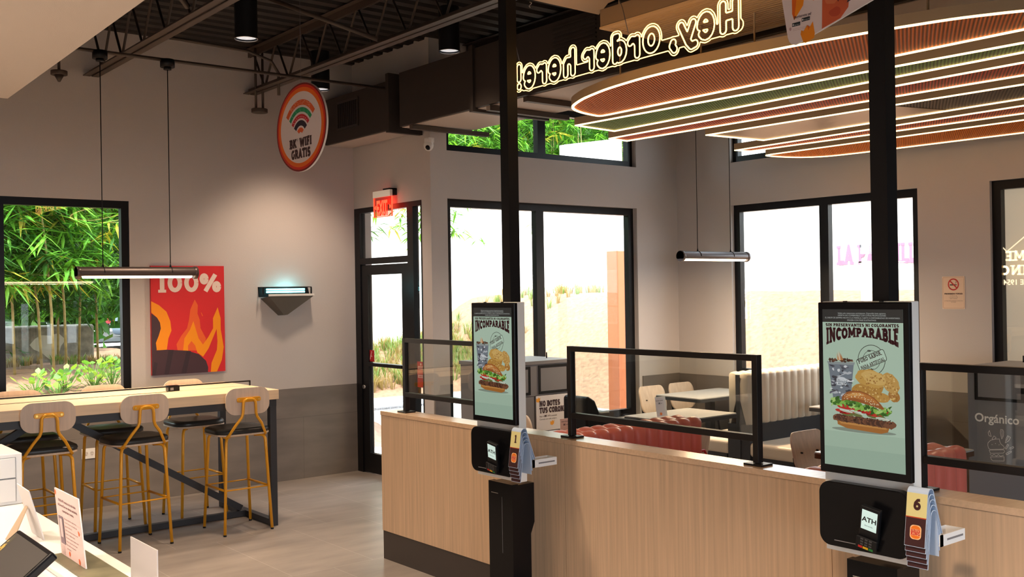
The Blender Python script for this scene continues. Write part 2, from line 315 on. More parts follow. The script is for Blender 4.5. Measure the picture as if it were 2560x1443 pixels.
class Art:
    """flat coloured shapes in (s, t) metres; s grows to the reader's right, t grows upwards"""
    def __init__(a): a.k = 0; a.step = 1.5e-5; a.v = []; a.f = []; a.c = []; a.L = []; a.warp = None
    def face(a, pts, col, L=1):
        n = len(a.v)
        if a.warp: pts = [a.warp(*p) for p in pts]
        a.v += [(p[0], p[1], (L, a.k % 24)) for p in pts]; a.k += 1; a.f.append(tuple(range(n, n+len(pts)))); a.c.append(col); return a
    def rect(a, x0, y0, x1, y1, col, L=1): return a.face([(x0, y0), (x1, y0), (x1, y1), (x0, y1)], col, L)
    def ell(a, cx, cy, rx, ry, col, L=1, rot=0, n=24, a0=0, a1=360):
        c, s = math.cos(math.radians(rot)), math.sin(math.radians(rot))
        return a.face([(cx+x*c-y*s, cy+x*s+y*c) for x, y in [(rx*math.cos(math.radians(a0+(a1-a0)*k/n)), ry*math.sin(math.radians(a0+(a1-a0)*k/n))) for k in range(n+(a1-a0 < 360))]], col, L)
    def blob(a, cx, cy, rx, ry, col, L=1, rot=0, wob=.15, n=18, seed=0):
        rr = random.Random(seed); c, s = math.cos(math.radians(rot)), math.sin(math.radians(rot)); pts = []
        for k in range(n):
            t = 2*PI*k/n; q = 1+rr.uniform(-wob, wob); x, y = rx*q*math.cos(t), ry*q*math.sin(t); pts.append((cx+x*c-y*s, cy+x*s+y*c))
        return a.face(pts, col, L)
    def line(a, pts, w_, col, L=1, closed=False):
        pts = list(pts)+([pts[0]] if closed else [])
        for (x0, y0), (x1, y1) in zip(pts, pts[1:]):
            d = math.hypot(x1-x0, y1-y0) or 1e-6; nx, ny = -(y1-y0)/d*w_/2, (x1-x0)/d*w_/2
            a.face([(x0+nx, y0+ny), (x0-nx, y0-ny), (x1-nx, y1-ny), (x1+nx, y1+ny)], col, L)
        for x, y in pts[1:-1] if not closed else pts:
            a.face([(x+w_/2*math.cos(2*PI*k/8), y+w_/2*math.sin(2*PI*k/8)) for k in range(8)], col, L)
        return a
    def text(a, s, x, y, size, col, L=2, bold=0, align='l', rot=0, sx=1):
        vs, fs = glyphs(s, bold)
        if not vs: return a
        w_ = max(v[0] for v in vs)*size*sx; ox = {'l': 0, 'c': -w_/2, 'r': -w_}[align]; c, s_ = math.cos(math.radians(rot)), math.sin(math.radians(rot))
        P = [(x+(vx*size*sx+ox)*c-vy*size*s_, y+(vx*size*sx+ox)*s_+vy*size*c) for vx, vy in vs]
        for f in fs: a.face([P[i] for i in f], col, L)
        return a
    def slab(a, s, x, y, h, col, L=2, width=None, T=.25, rot=0, align='l', fn=None):
        tot = sum(SLAB[ch][0] for ch in s); k = (width/(tot*h)) if width else 1; x0 = {'l': 0, 'c': -tot*h*k/2, 'r': -tot*h*k}[align]
        c, s_ = math.cos(math.radians(rot)), math.sin(math.radians(rot)); old = a.warp
        def wp(px, py):
            if fn: px, py = fn((px)/tot, py)
            u, v = x0+px*h*k if not fn else px, py*h if not fn else py
            r = (x+u*c-v*s_, y+u*s_+v*c); return old(*r) if old else r
        a.warp = wp; cx = 0
        for ch in s:
            wd, st, se = SLAB[ch]
            for q in st: a.line([(cx+px, py) for px, py in q], T*.86, col, L)
            for sx_, sy_ in se: a.rect(cx+sx_-.2, sy_-.08 if sy_ > .5 else 0, cx+sx_+.2, sy_+.06 if sy_ > .5 else .15, col, L)
            cx += wd
        a.warp = old; return a
    def build(a, name, mp, m, parent=None, gap=.0004):
        if m is PRINT: gap = .0004
        """mp(s, t, lift) -> world point"""
        off = Vector((0, 0, 0)); p = parent
        while p is not None: off += p.location; p = p.parent
        me = bpy.data.meshes.new(name); me.from_pydata([tuple(Vector(mp(v[0], v[1], v[2][0]*gap+(v[2][1]*a.step if m is PRINT else 0)))-off) for v in a.v], [], a.f)
        me.materials.append(m); at = me.color_attributes.new('ink', 'FLOAT_COLOR', 'CORNER'); i = 0; buf = []
        for f, c in zip(a.f, a.c): buf += [c[0], c[1], c[2], 1]*len(f)
        at.data.foreach_set('color', buf); me.update()
        return link(bpy.data.objects.new(name, me), parent)
def sr(r, g, b):
    f = lambda c: ((c/255+.055)/1.055)**2.4 if c > 10 else c/255/12.92
    return (f(r), f(g), f(b))
faceW = lambda x, y0, z0: (lambda s, t, l: (x-l, y0-s, z0+t))      # seen looking towards +x, reader's right is -y
faceS = lambda x0, y, z0: (lambda s, t, l: (x0+s, y-l, z0+t))      # seen looking towards +y, reader's right is +x

# ================================================================ THE SETTING
YL, XA, YW, XR = 9.115, 5.305, 7.734, 8.625
struct('floor', MB().box(-3, -3, -.1, XR+.2, YL+.2, 0), FLOOR)
struct('wall_left', wall_with_holes('y', YL, YL+.2, -3, XA+.2, 0, 4.14, [(1.96, 3.044, .9, 2.643)]), PAINT)
struct('wall_alcove', wall_with_holes('x', XA, XA+.2, YW+.152, YL, 0, 4.14, [(YW+.152, YL, 0, 2.655)]), PAINT)
struct('wall_back', wall_with_holes('y', YW, YW+.152, XA, XR, 0, 4.14, [(5.49, 7.985, .44, 2.668), (5.49, 7.985, 3.11, 3.64)]), PAINT)
struct('wall_right', wall_with_holes('x', XR, XR+.2, -3, YW+.2, 0, 4.14, [(4.87, 6.98, .87, 2.668), (4.87, 6.98, 3.12, 3.6), (1.9, 4.215, .87, 2.668)]), PAINT)
struct('wall_rear', wall_with_holes('y', -3.2, -3, -3, XR, 0, 4.14, [(-2.4, 4.3, .3, 2.3)]), PAINT)  # unseen opening added here, sized for the daylight it lets onto the walls
struct('wall_kitchen', MB().box(-3.2, -3.2, 0, -3, YL+.2, 4.14), PAINT)
d = MB(); y = -3.0; k = 0
pr_ = []
while y < YL+.2:
    pr_ += [(y, 4.12), (y+.09, 4.12), (y+.105, 4.16), (y+.165, 4.16)]; y += .18
vs = [(xx, a, b) for a, b in pr_ for xx in (-3.2, XR+.2)]
d.add(vs, [(2*i, 2*i+1, 2*i+3, 2*i+2) for i in range(len(pr_)-1)])
d.box(-3.2, -3.2, 4.2, XR+.2, YL+.2, 4.3)
struct('ceiling', d, DECK)
struct('trim_1', MB().box(-3, YL-.012, 0, XA-.001, YL-.001, .885), TILE)
struct('trim_2', MB().box(8.03, YW-.012, 0, XR-.013, YW-.001, .86).box(XA+.01, YW-.012, 0, 5.48, YW-.001, .86), TILE)
struct('trim_3', MB().box(XR-.012, -3, 0, XR-.001, YW-.001, .855), TILE)
# bulkhead over the serving counter: the pale soffit at upper left
struct('wall_bulkhead', MB().prism([(1.115, 1.5), (1.2, 5.27), (-2.99, 5.27), (-2.99, 1.5)], 2.75, 4.11), mat('bulkhead_paint', (.60, .50, .41), .85, bump=(220, .12)), parent=None)

def window(name, axis, c, a0, a1, z0, z1, mull=(), fw=.065, gl=GLASS, dp=.07):
    r = bpy.data.objects.new(name, None); COL.objects.link(r); r['kind'] = 'structure'
    mb = MB()
    def bx(p0, p1, q0, q1, d0=0, d1=dp):
        if axis == 'x': mb.box(c+d0, p0, q0, c+d1, p1, q1)
        else: mb.box(p0, c+d0, q0, p1, c+d1, q1)
    bx(a0, a0+fw, z0, z1); bx(a1-fw, a1, z0, z1); bx(a0+fw, a1-fw, z1-fw, z1); bx(a0+fw, a1-fw, z0, z0+fw)
    for m_ in mull: bx(m_-.05, m_+.05, z0+fw, z1-fw)
    part('window_frame', mb, BLACKM, r)
    e = sorted([a0+fw]+[v for m_ in mull for v in (m_-.05, m_+.05)]+[a1-fw])
    for i in range(0, len(e), 2):
        g = MB()
        if axis == 'x': g.box(c+.03, e[i], z0+fw, c+.036, e[i+1], z1-fw)
        else: g.box(e[i], c+.03, z0+fw, e[i+1], c+.036, z1-fw)
        part('pane', g, gl, r)
    return r
window('window_1', 'y', YL+.012, 1.97, 3.044, .9, 2.643)
window('window_2', 'y', YW+.06, 5.49, 7.985, .44, 2.668, (6.66,), .075)
window('window_3', 'y', YW+.06, 5.49, 7.985, 3.11, 3.64, (6.7,), .065)
window('window_4', 'x', XR+.05, 4.87, 6.98, .87, 2.668, (5.88,), .075)
window('window_5', 'x', XR+.05, 4.87, 6.98, 3.12, 3.6, (5.88,), .065)
window('window_6', 'x', XR+.04, 1.9, 4.215, .87, 2.668, (3.0,), .075)
# glazed door with transom and sidelight in the alcove
dr = bpy.data.objects.new('door_1', None); COL.objects.link(dr); dr['kind'] = 'structure'
f = MB(); X0, X1 = XA-.005, XA+.06
f.box(X0, 9.0, 0, X1, YL-.013, 2.655).box(X0, 8.03, 0, X1, 8.13, 2.655).box(X0, 7.886, 0, X1, 7.9, 2.655)
f.box(X0, 8.13, 2.605, X1, 9.0, 2.655).box(X0, 7.9, 2.605, X1, 8.03, 2.655).box(X0, 8.13, 2.09, X1, 9.0, 2.15).box(X0, 7.9, 0, X1, 8.03, .1)
part('door_frame', f, BLACKM, dr)
lf = MB(); X2, X3 = XA+.005, XA+.05
lf.box(X2, 8.875, .01, X3, 8.997, 2.08).box(X2, 8.133, .01, X3, 8.25, 2.08).box(X2, 8.25, 1.982, X3, 8.875, 2.08).box(X2, 8.25, .01, X3, 8.875, .205).box(X2-.02, 8.25, 1.075, X3, 8.875, 1.108)
lo = part('door_leaf', lf, BLACKM, dr)
part('door_glass', MB().box(XA+.02, 8.25, .205, XA+.026, 8.875, 1.982), GLASS, lo)
part('door_lock', MB().cyl((X2-.015, 8.965, .86), .02, .03, 16, 'x'), CHROME, lo)
part('transom_glass', MB().box(XA+.02, 8.13, 2.15, XA+.026, 9.0, 2.605), GLASS, dr)
part('sidelight_glass', MB().box(XA+.02, 7.9, .1, XA+.026, 8.03, 2.605), GLASS, dr)

# ================================================================ CEILING STEEL, PIPES AND DUCT
def joist(x, label):
    r = thing('ceiling_joist', label, 'ceiling joist', (x, 0, 3.69), 'open web ceiling joists')
    part('bottom_chord', MB().box(x-.065, -2.9, 3.70, x-.008, YL-.01, 3.707).box(x+.008, -2.9, 3.70, x+.065, YL-.01, 3.707).box(x-.012, -2.9, 3.70, x-.006, YL-.01, 3.75).box(x+.006, -2.9, 3.70, x+.012, YL-.01, 3.75), STEEL_DARK, r)
    part('top_chord', MB().box(x-.06, -2.9, 4.105, x+.06, YL-.01, 4.112).box(x-.012, -2.9, 4.05, x-.006, YL-.01, 4.105).box(x+.006, -2.9, 4.05, x+.012, YL-.01, 4.105), STEEL_DARK, r)
    zz = []; y = YL-.1; k = 0
    while y > -2.7: zz.append((x, y, 4.09 if k % 2 == 0 else 3.712)); y -= .24; k += 1
    part('web', MB().tube(zz, .011, 6), STEEL_DARK, r)
joist(2.734, 'dark open web ceiling joist above the bar table, left of the round hanging sign')
joist(4.188, 'dark open web ceiling joist passing right behind the round hanging sign')
joist(1.28, 'dark open web ceiling joist leftmost, mostly hidden over the pale bulkhead')
joist(5.75, 'dark open web ceiling joist above the big square duct')
joist(7.2, 'dark open web ceiling joist over the glowing ceiling panels')
tag(part('diagonal_brace', MB().tube([(4.11, 6.66, 3.72), (3.5, 7.3, 4.09)], .022, 4), STEEL_DARK), 'dark diagonal steel brace rising to the deck beside the joist at top centre', 'steel brace')
tag(part('diagonal_brace', MB().tube([(2.65, 6.7, 3.74), (2.1, 6.3, 4.09)], .02, 4), STEEL_DARK), 'dark diagonal steel brace at the joist over the bar table', 'steel brace')
cp = thing('conduit_pipe', 'thin dark conduit pipe running across under the joists above the bar table', 'pipe', (2.5, 7.9, 3.64))
part('pipe', MB().tube([(-2.5, 7.9, 3.645), (4.97, 7.9, 3.645)], .014, 8), STEEL_DARK, cp)
tag(part('conduit_bend', MB().tube([(3.2, 8.5, 3.98), (3.9, 8.5, 3.96), (4.12, 8.5, 3.9), (4.19, 8.5, 3.8), (4.19, 8.5, 3.6)], .014, 8), STEEL_DARK), 'dark bent conduit curving down at the joist left of the round sign', 'pipe')
# duct
dk = thing('air_duct', 'large dark square air duct running from the left wall toward the front', 'air duct', (5.2, 6, 3.275))
dX, dB, dT = 4.98, 3.275, 3.725
part('duct_section', MB().box(dX, 7.9, dB+.004, 5.29, YL-.015, dT), DUCT, dk, .004)
part('duct_section', MB().box(dX-.02, 6.62, dB, 5.62, 7.7, dT+.03), DUCT, dk, .004)
part('duct_section', MB().box(dX-.03, 1.2, dB, 5.66, 6.62, dT+.03), DUCT, dk, .004)
part('duct_lit_sheet', MB().box(dX, 6.64, dB-.006, 5.6, 7.69, dB-.001).box(dX, 1.25, dB-.006, 5.64, 6.58, dB-.001).box(dX+.02, 7.92, dB-.004, 5.27, YL-.03, dB+.002), DUCT_LIT, dk).__setitem__('label', 'pale underside of the duct, window light put into its colour')  # pale sheet painting window light onto the duct's underside
for y in (7.86, 6.6, 4.3):
    part('flange', MB().box(dX-.05, y-.03, dB-.03, 5.74 if y < 7.7 else 5.29, y+.02, dT+.05), DUCT, dk)
for y0, wd in ((7.46, .8), (6.36, .8), (5.9, .8)):
    part('hanger_bar', MB().box(dX-.04, y0, dB-.05, dX+wd, y0+.05, dB-.012), STEEL_DARK, dk)
vt = MB().box(dX-.012, 8.44, 3.39, dX-.002, 8.46, 3.665).box(dX-.012, 8.82, 3.39, dX-.002, 8.84, 3.665).box(dX-.012, 8.46, 3.39, dX-.002, 8.82, 3.41).box(dX-.012, 8.46, 3.645, dX-.002, 8.82, 3.665)
for i in range(9): vt.box(dX-.01, 8.49+i*.037, 3.41, dX-.003, 8.50+i*.037, 3.645)
v = part('duct_grille', vt, mat('grille_paint', (.03, .024, .02), .5), dk); part('grille_backing', MB().box(dX-.0035, 8.46, 3.41, dX-.002, 8.82, 3.645), BLACKP, v)
vt = MB()
for i in range(9): vt.box(dX-.045, 5.15, 3.46+i*.03, dX-.032, 5.6, 3.472+i*.03)
part('duct_grille', vt, mat('grille_paint', (.03, .024, .02), .5), dk)
# ribbed unit and tan panel above the neon sign
rb = thing('ribbed_ceiling_unit', 'tan ceiling box with a finely ribbed underside behind the neon lettering', 'ceiling unit', (4.35, 3, 3.25))
part('housing', MB().box(3.985, .8, 3.262, 4.76, 4.12, 3.36), mat('tan_housing', (.22, .15, .09), .5), rb, .004)
part('rim', MB().box(3.98, .8, 3.25, 4.02, 4.12, 3.261).box(4.725, .8, 3.25, 4.765, 4.12, 3.261).box(4.02, 4.075, 3.25, 4.725, 4.12, 3.261), TAN, rb)
vt = MB()
for i in range(22): vt.box(4.03+i*.0315, .8, 3.252, 4.043+i*.0315, 4.075, 3.261)
part('ribs', vt, TAN, rb)
part('hanger_rod', MB().tube([(4.4, 3.8, 3.36), (4.4, 3.8, 4.1)], .006, 6), STEEL_DARK, rb)
tb = thing('tan_ceiling_baffle', 'flat tan ceiling baffle above the neon sign, cut off by the top of the picture', 'ceiling baffle', (3.9, 4, 3.5))
part('panel', MB().prism([(3.5, 4.565), (3.5, 3.2), (4.1, 3.2), (4.285, 4.359), (4.418, 4.577)], 3.5, 3.55), TAN, tb)
part('hanger_rod', MB().tube([(3.8, 4.3, 3.55), (3.8, 4.3, 4.1)], .005, 6), STEEL_DARK, tb)

def downlight(x, y, z, label, e=120, lit=True, d=.082, aim=(0, 0, -1), cone=95, col=(1, .74, .52)):
    r = thing('cylinder_downlight', label, 'ceiling light', (x, y, z), 'black cylinder downlights')
    part('housing', MB().tube([(x, y, z), (x, y, z+.34)], [d, d], 28, cap=False).cyl((x, y, z+.335), d, .005, 28), BLACKP, r)
    part('stem', MB().tube([(x, y, z+.34), (x, y, 4.1)], .012, 8), BLACKP, r)
    part('lens', MB().cyl((x, y, z+.012), d*.9, .006, 28), LENS, r)
    part('trim_ring', MB().tube([(x+d*math.cos(a*PI/14), y+d*math.sin(a*PI/14), z) for a in range(28)], .003, 6, True), CHROME, r)
    if e:
        l = bpy.data.lights.new('lamp', 'SPOT'); l.energy = e; l.spot_size = math.radians(cone); l.spot_blend = .75; l.shadow_soft_size = .14; l.color = col
        o = bpy.data.objects.new('lamp', l); COL.objects.link(o); o.parent = r; o.location = (0, 0, -.03); o.rotation_euler = Vector(aim).to_track_quat('-Z', 'Y').to_euler()
    return r
downlight(3.20, 7.0, 3.665, 'black cylinder downlight with lit lens at top left, beside the long joist', 240)
downlight(4.45, 8.2, 3.63, 'black cylinder downlight half hidden behind the round hanging sign', 150, aim=(0, .15, -1))
downlight(4.62, 6.45, 3.66, 'black cylinder downlight above the square duct at top centre', 60)
downlight(2.2, 4.6, 3.6, 'black cylinder downlight added to light the ordering area, outside the picture', 300)  # unseen lamp, added as a source for the ordering area
downlight(1.7, 1.5, 3.6, 'black cylinder downlight added to light the kiosks and partition, outside the picture', 480)  # added lamp out of view, lights the kiosks and partition front
downlight(6.6, 2.6, 3.55, 'black cylinder downlight over the front of the dining room', 260)
downlight(1.2, 8.0, 3.6, 'black cylinder downlight added for light at the left end of the bar table, outside the picture', 240)  # added out of view to light the left wall and table end
def disc_fixture(name, label, x, y, z, r, stems, cat):
    t = thing(name, label, cat, (x, y, z)); part('disc', MB().cyl((x, y, z), r, .035, 28), STEEL_DARK, t, .003)
    mb = MB()
    for s in stems: mb.tube([(x+s, y, z+.035), (x+s, y, 4.1)], .012, 8)
    part('stem', mb, STEEL_DARK, t)
    return t
disc_fixture('ceiling_speaker', 'small dark disc hanging on two rods left of the round sign', 4.19, 8.9, 3.50, .075, (-.035, .035), 'ceiling speaker')
disc_fixture('sprinkler_disc', 'dark disc on a bent arm beside the edge of the pale bulkhead', 2.05, 6.0, 3.62, .09, (0,), 'ceiling fixture')
t = disc_fixture('occupancy_sensor', 'small dark sensor hanging near the pale bulkhead at upper left', 2.42, 8.9, 3.64, .065, (0,), 'sensor')
part('sensor_cone', MB().cyl((2.42, 8.9, 3.585), .01, .055, 12, 'z', .04), STEEL_DARK, t)

# ================================================================ LINEAR PENDANT LAMPS
def pendant(cx, y, z, L, rods, ztop, label, body, e, box=True):
    r = thing('linear_pendant_lamp', label, 'pendant lamp', (cx, y, z), 'tube pendant lamps')
    R = .045; n = 20
    pts = [(cx, 0)]
    ang = [PI*(-.18)+PI*1.36*k/n for k in range(n+1)]
    prof = [(y+R*math.cos(a), z+R*math.sin(a)) for a in ang]
    part('tube_body', MB().prism(prof, cx-L/2, cx+L/2, 'x', False), body, r)
    bot = [(y+R*.93*math.cos(a), z+R*.93*math.sin(a)) for a in [PI*1.18+PI*.64*k/10 for k in range(11)]]
    part('diffuser', MB().prism(bot, cx-L/2+.05, cx+L/2-.05, 'x'), LEDW, r)
    for s in (-1, 1):
        part('end_cap', MB().cyl((cx+s*L/2-(.028 if s > 0 else 0), y, z), R+.004, .028, 24, 'x'), body, r, .003)
    for q in rods:
        part('suspension_cable', MB().tube([(q, y, z+R), (q, y, ztop)], .0035, 6), BLACKP, r)
        part('clamp_ring', MB().tube([(q, y+(R+.002)*math.cos(a), z+(R+.002)*math.sin(a)) for a in [PI*k/8 for k in range(9)]], .003, 5), BLACKP, r)
        part('cable_grip', MB().cyl((q, y, z+R), .008, .03, 10, 'z', .003), BLACKP, r)
        if box: part('junction_box', MB().cyl((q, y, ztop-.01), .055, .06, 16).cyl((q, y, ztop-.03), .03, .02, 12), BLACKP, r)
    l = bpy.data.lights.new('lamp', 'AREA'); l.shape = 'RECTANGLE'; l.size = L-.1; l.size_y = .07; l.energy = e; l.color = (1, .70, .42)
    o = bpy.data.objects.new('lamp', l); COL.objects.link(o); o.parent = r; o.location = (0, 0, -.05)
    return r
pendant(2.704, 7.9, 1.985, .918, (2.44, 2.952), 3.6, 'bronze tube pendant lamp glowing over the bar table', BROWNL, 22)
pendant(7.32, 6.12, 2.085, .93, (7.09, 7.55), 4.1, 'grey tube pendant lamp hanging over the corner dining table', GREYD, 60, False)

# ================================================================ GLOWING CEILING PANELS SHAPED LIKE A BURGER
def panel(name, label, pts, m, z=3.0, rods=(), flat=None):
    cx = sum(p[0] for p in pts)/len(pts); cy = sum(p[1] for p in pts)/len(pts)
    if len(pts) > 6:
        for _ in range(2):
            o2 = []
            for p, q in zip(pts, pts[1:]+pts[:1]):
                L = math.dist(p, q); c = min(.25, .05/L); o2 += [(p[0]+(q[0]-p[0])*c, p[1]+(q[1]-p[1])*c), (q[0]+(p[0]-q[0])*c, q[1]+(p[1]-q[1])*c)]
            pts = o2
    a = sum(p[0]*q[1]-q[0]*p[1] for p, q in zip(pts, pts[1:]+pts[:1]))
    if a < 0: pts = pts[::-1]
    r = thing(name, label, 'ceiling light panel', (cx, cy, z), 'burger shaped light panels')
    N = len(pts)
    def inset(dd):
        out = []
        for i in range(N):
            p0, p1, p2 = Vector(pts[i-1]), Vector(pts[i]), Vector(pts[(i+1) % N]); e1 = (p1-p0).normalized(); e2 = (p2-p1).normalized()
            n1 = Vector((-e1.y, e1.x)); n2 = Vector((-e2.y, e2.x)); b = (n1+n2); b = b/max(.35, b.dot(n1)); out.append(tuple(p1+b*dd))
        return out
    def ring(o_, i_, z0, z1, mb):
        vs = [(*p, z0) for p in o_]+[(*p, z0) for p in i_]+[(*p, z1) for p in o_]+[(*p, z1) for p in i_]; fs = []
        for k in range(N):
            j = (k+1) % N; fs += [(k, j, N+j, N+k), (2*N+k, 2*N+j, 3*N+j, 3*N+k), (k, j, 2*N+j, 2*N+k), (N+k, N+j, 3*N+j, 3*N+k)]
        return mb.add(vs, fs)
    part('frame', ring(inset(0), inset(.014), z+.002, z+.055, MB()), GOLD, r)
    part('light_strip', ring(inset(.001), inset(.017), z-.006, z+.0015, MB()), LED, r)
    part('panel_sheet', MB().prism(inset(.0175), z+.004, z+.009), m, r)
    if flat: part('smooth_sheet', MB().prism(flat, z+.001, z+.0035), flat_m, r)
    for x_, y_ in rods:
        part('bracket', MB().box(x_-.03, y_-.045, z+.056, x_+.03, y_+.045, z+.075), GOLD, r)
        part('hanger_rod', MB().tube([(x_, y_, z+.075), (x_, y_, 4.1 if not (4.9 < x_ < 5.8 and y_ > 1.1) else 3.222)], .006, 6), GOLD, r)
    return r
R_ORANGE = rib_mat('orange_mesh', (.90, .22, .035), .018, .30); R_GREEN = rib_mat('green_mesh', (.16, .34, .07), .018, .35)
R_RED = rib_mat('red_mesh', (.75, .10, .05), .018, .3); R_DARK = rib_mat('brown_mesh', (.16, .11, .08), .02, .4); R_ORG2 = rib_mat('deep_orange_mesh', (.95, .24, .02), .014, .5)
flat_m = mat('brushed_brown_sheet', (.30, .21, .14), .35, .5)
P1 = [(4.95, 5.13), (4.86, 5.12), (4.72, 5.09), (4.58, 5.02), (4.49, 4.92), (4.38, 4.7), (4.29, 4.4), (4.24, 4.07), (4.235, 3.75), (4.26, 3.4), (4.31, 3.0), (4.38, 2.65), (4.47, 2.32), (4.60, 2.06), (4.75, 1.9), (4.95, 1.86)]
panel('top_bun_light_panel', 'long orange dome shaped glowing panel nearest the neon sign', P1, R_ORANGE, rods=[(4.42, 4.4), (4.40, 3.75), (4.42, 3.4), (4.55, 2.5)])
panel('lettuce_light_panel', 'green glowing ceiling panel right beside the orange dome panel', [(5.055, 5.51), (5.50, 5.55), (5.42, 1.6), (5.24, 1.6)], R_GREEN, rods=[(5.25, 4.6), (5.3, 2.6)])
panel('tomato_light_panel', 'red glowing ceiling panel, third from the neon sign', [(5.72, 5.84), (5.95, 5.86), (6.06, 1.9), (5.66, 1.9)], R_RED, rods=[(5.85, 5.0), (5.86, 3.2)])
panel('patty_light_panel', 'brown glowing ceiling panel with a smooth left half and a ribbed right half', [(6.24, 5.29), (6.88, 5.22), (6.77, 2.2), (6.31, 2.2)], R_DARK, rods=[(6.5, 4.5), (6.5, 3.0)],
      flat=[(6.262, 3.75), (6.80, 3.62), (6.86, 5.20), (6.262, 5.27)])
panel('onion_light_panel', 'narrow dark red glowing ceiling panel beside the last orange one', [(7.15, 5.74), (7.33, 5.70), (7.42, 2.4), (7.02, 2.4)], R_RED, rods=[(7.22, 5.0), (7.22, 3.4)])
panel('bottom_bun_light_panel', 'orange glowing ceiling panel with a curved end, farthest from the neon sign', [(7.65, 5.83), (7.85, 5.81), (8.02, 5.76), (8.14, 5.68), (8.25, 5.53), (8.29, 5.2), (8.31, 4.6), (8.34, 3.8), (8.38, 2.7), (7.68, 2.7)], R_ORG2, rods=[(7.9, 5.0), (7.9, 3.6)])

# ================================================================ BAR TABLE AND STOOLS
bt = thing('bar_table', 'long light oak bar height table on a charcoal steel frame under the left window', 'table', (2, 7.9, 0))
part('tabletop', MB().box(.1, 7.38, .985, 3.6, 8.42, 1.06), OAK_TAB, bt, .003)
part('frame', MB().box(.2, 7.395, .93, 3.585, 7.445, .984).box(.2, 8.355, .93, 3.585, 8.405, .984).box(3.53, 7.445, .93, 3.585, 8.355, .984).box(.2, 7.445, .93, .25, 8.355, .984), CHAR, bt)
for x in (3.53, .2):
    for y in (7.392, 8.355): part('leg', MB().box(x, y, 0, x+.052, y+.052, .93), CHAR, bt)
    part('foot_rail', MB().box(x, 7.444, .004, x+.052, 8.355, .05), CHAR, bt)
part('floor_rail', MB().box(.252, 7.875, .004, 3.53, 7.925, .05), CHAR, bt)
def bar_between(a, b, w_):
    a, b = Vector(a), Vector(b); d_ = (b-a).normalized(); n = Vector((-d_.z, 0, d_.x))*w_/2
    return MB().prism([((a+n).x, (a+n).z), ((a-n).x, (a-n).z), ((b-n).x, (b-n).z), ((b+n).x, (b+n).z)], a.y-.022, a.y+.022, 'y')
part('brace', bar_between((3.50, 7.9, .07), (2.12, 7.9, .93), .05), CHAR, bt)
part('brace', bar_between((.5, 7.9, .07), (1.98, 7.9, .93), .05), CHAR, bt)
rl = part('divider_rail', MB().box(.35, 7.893, 1.092, 3.6, 7.907, 1.102).box(3.59, 7.893, 1.06, 3.6, 7.907, 1.092), GUN, bt)
part('cable_slot', MB().box(.35, 7.85, 1.0602, 2.9, 7.865, 1.0615), BLACKP, bt)
pb = part('power_box', MB().box(2.91, 7.87, 1.061, 3.0, 7.93, 1.105), BLACKG, bt, .003)
part('socket', MB().box(2.925, 7.867, 1.07, 2.95, 7.8705, 1.09), GREY, pb)

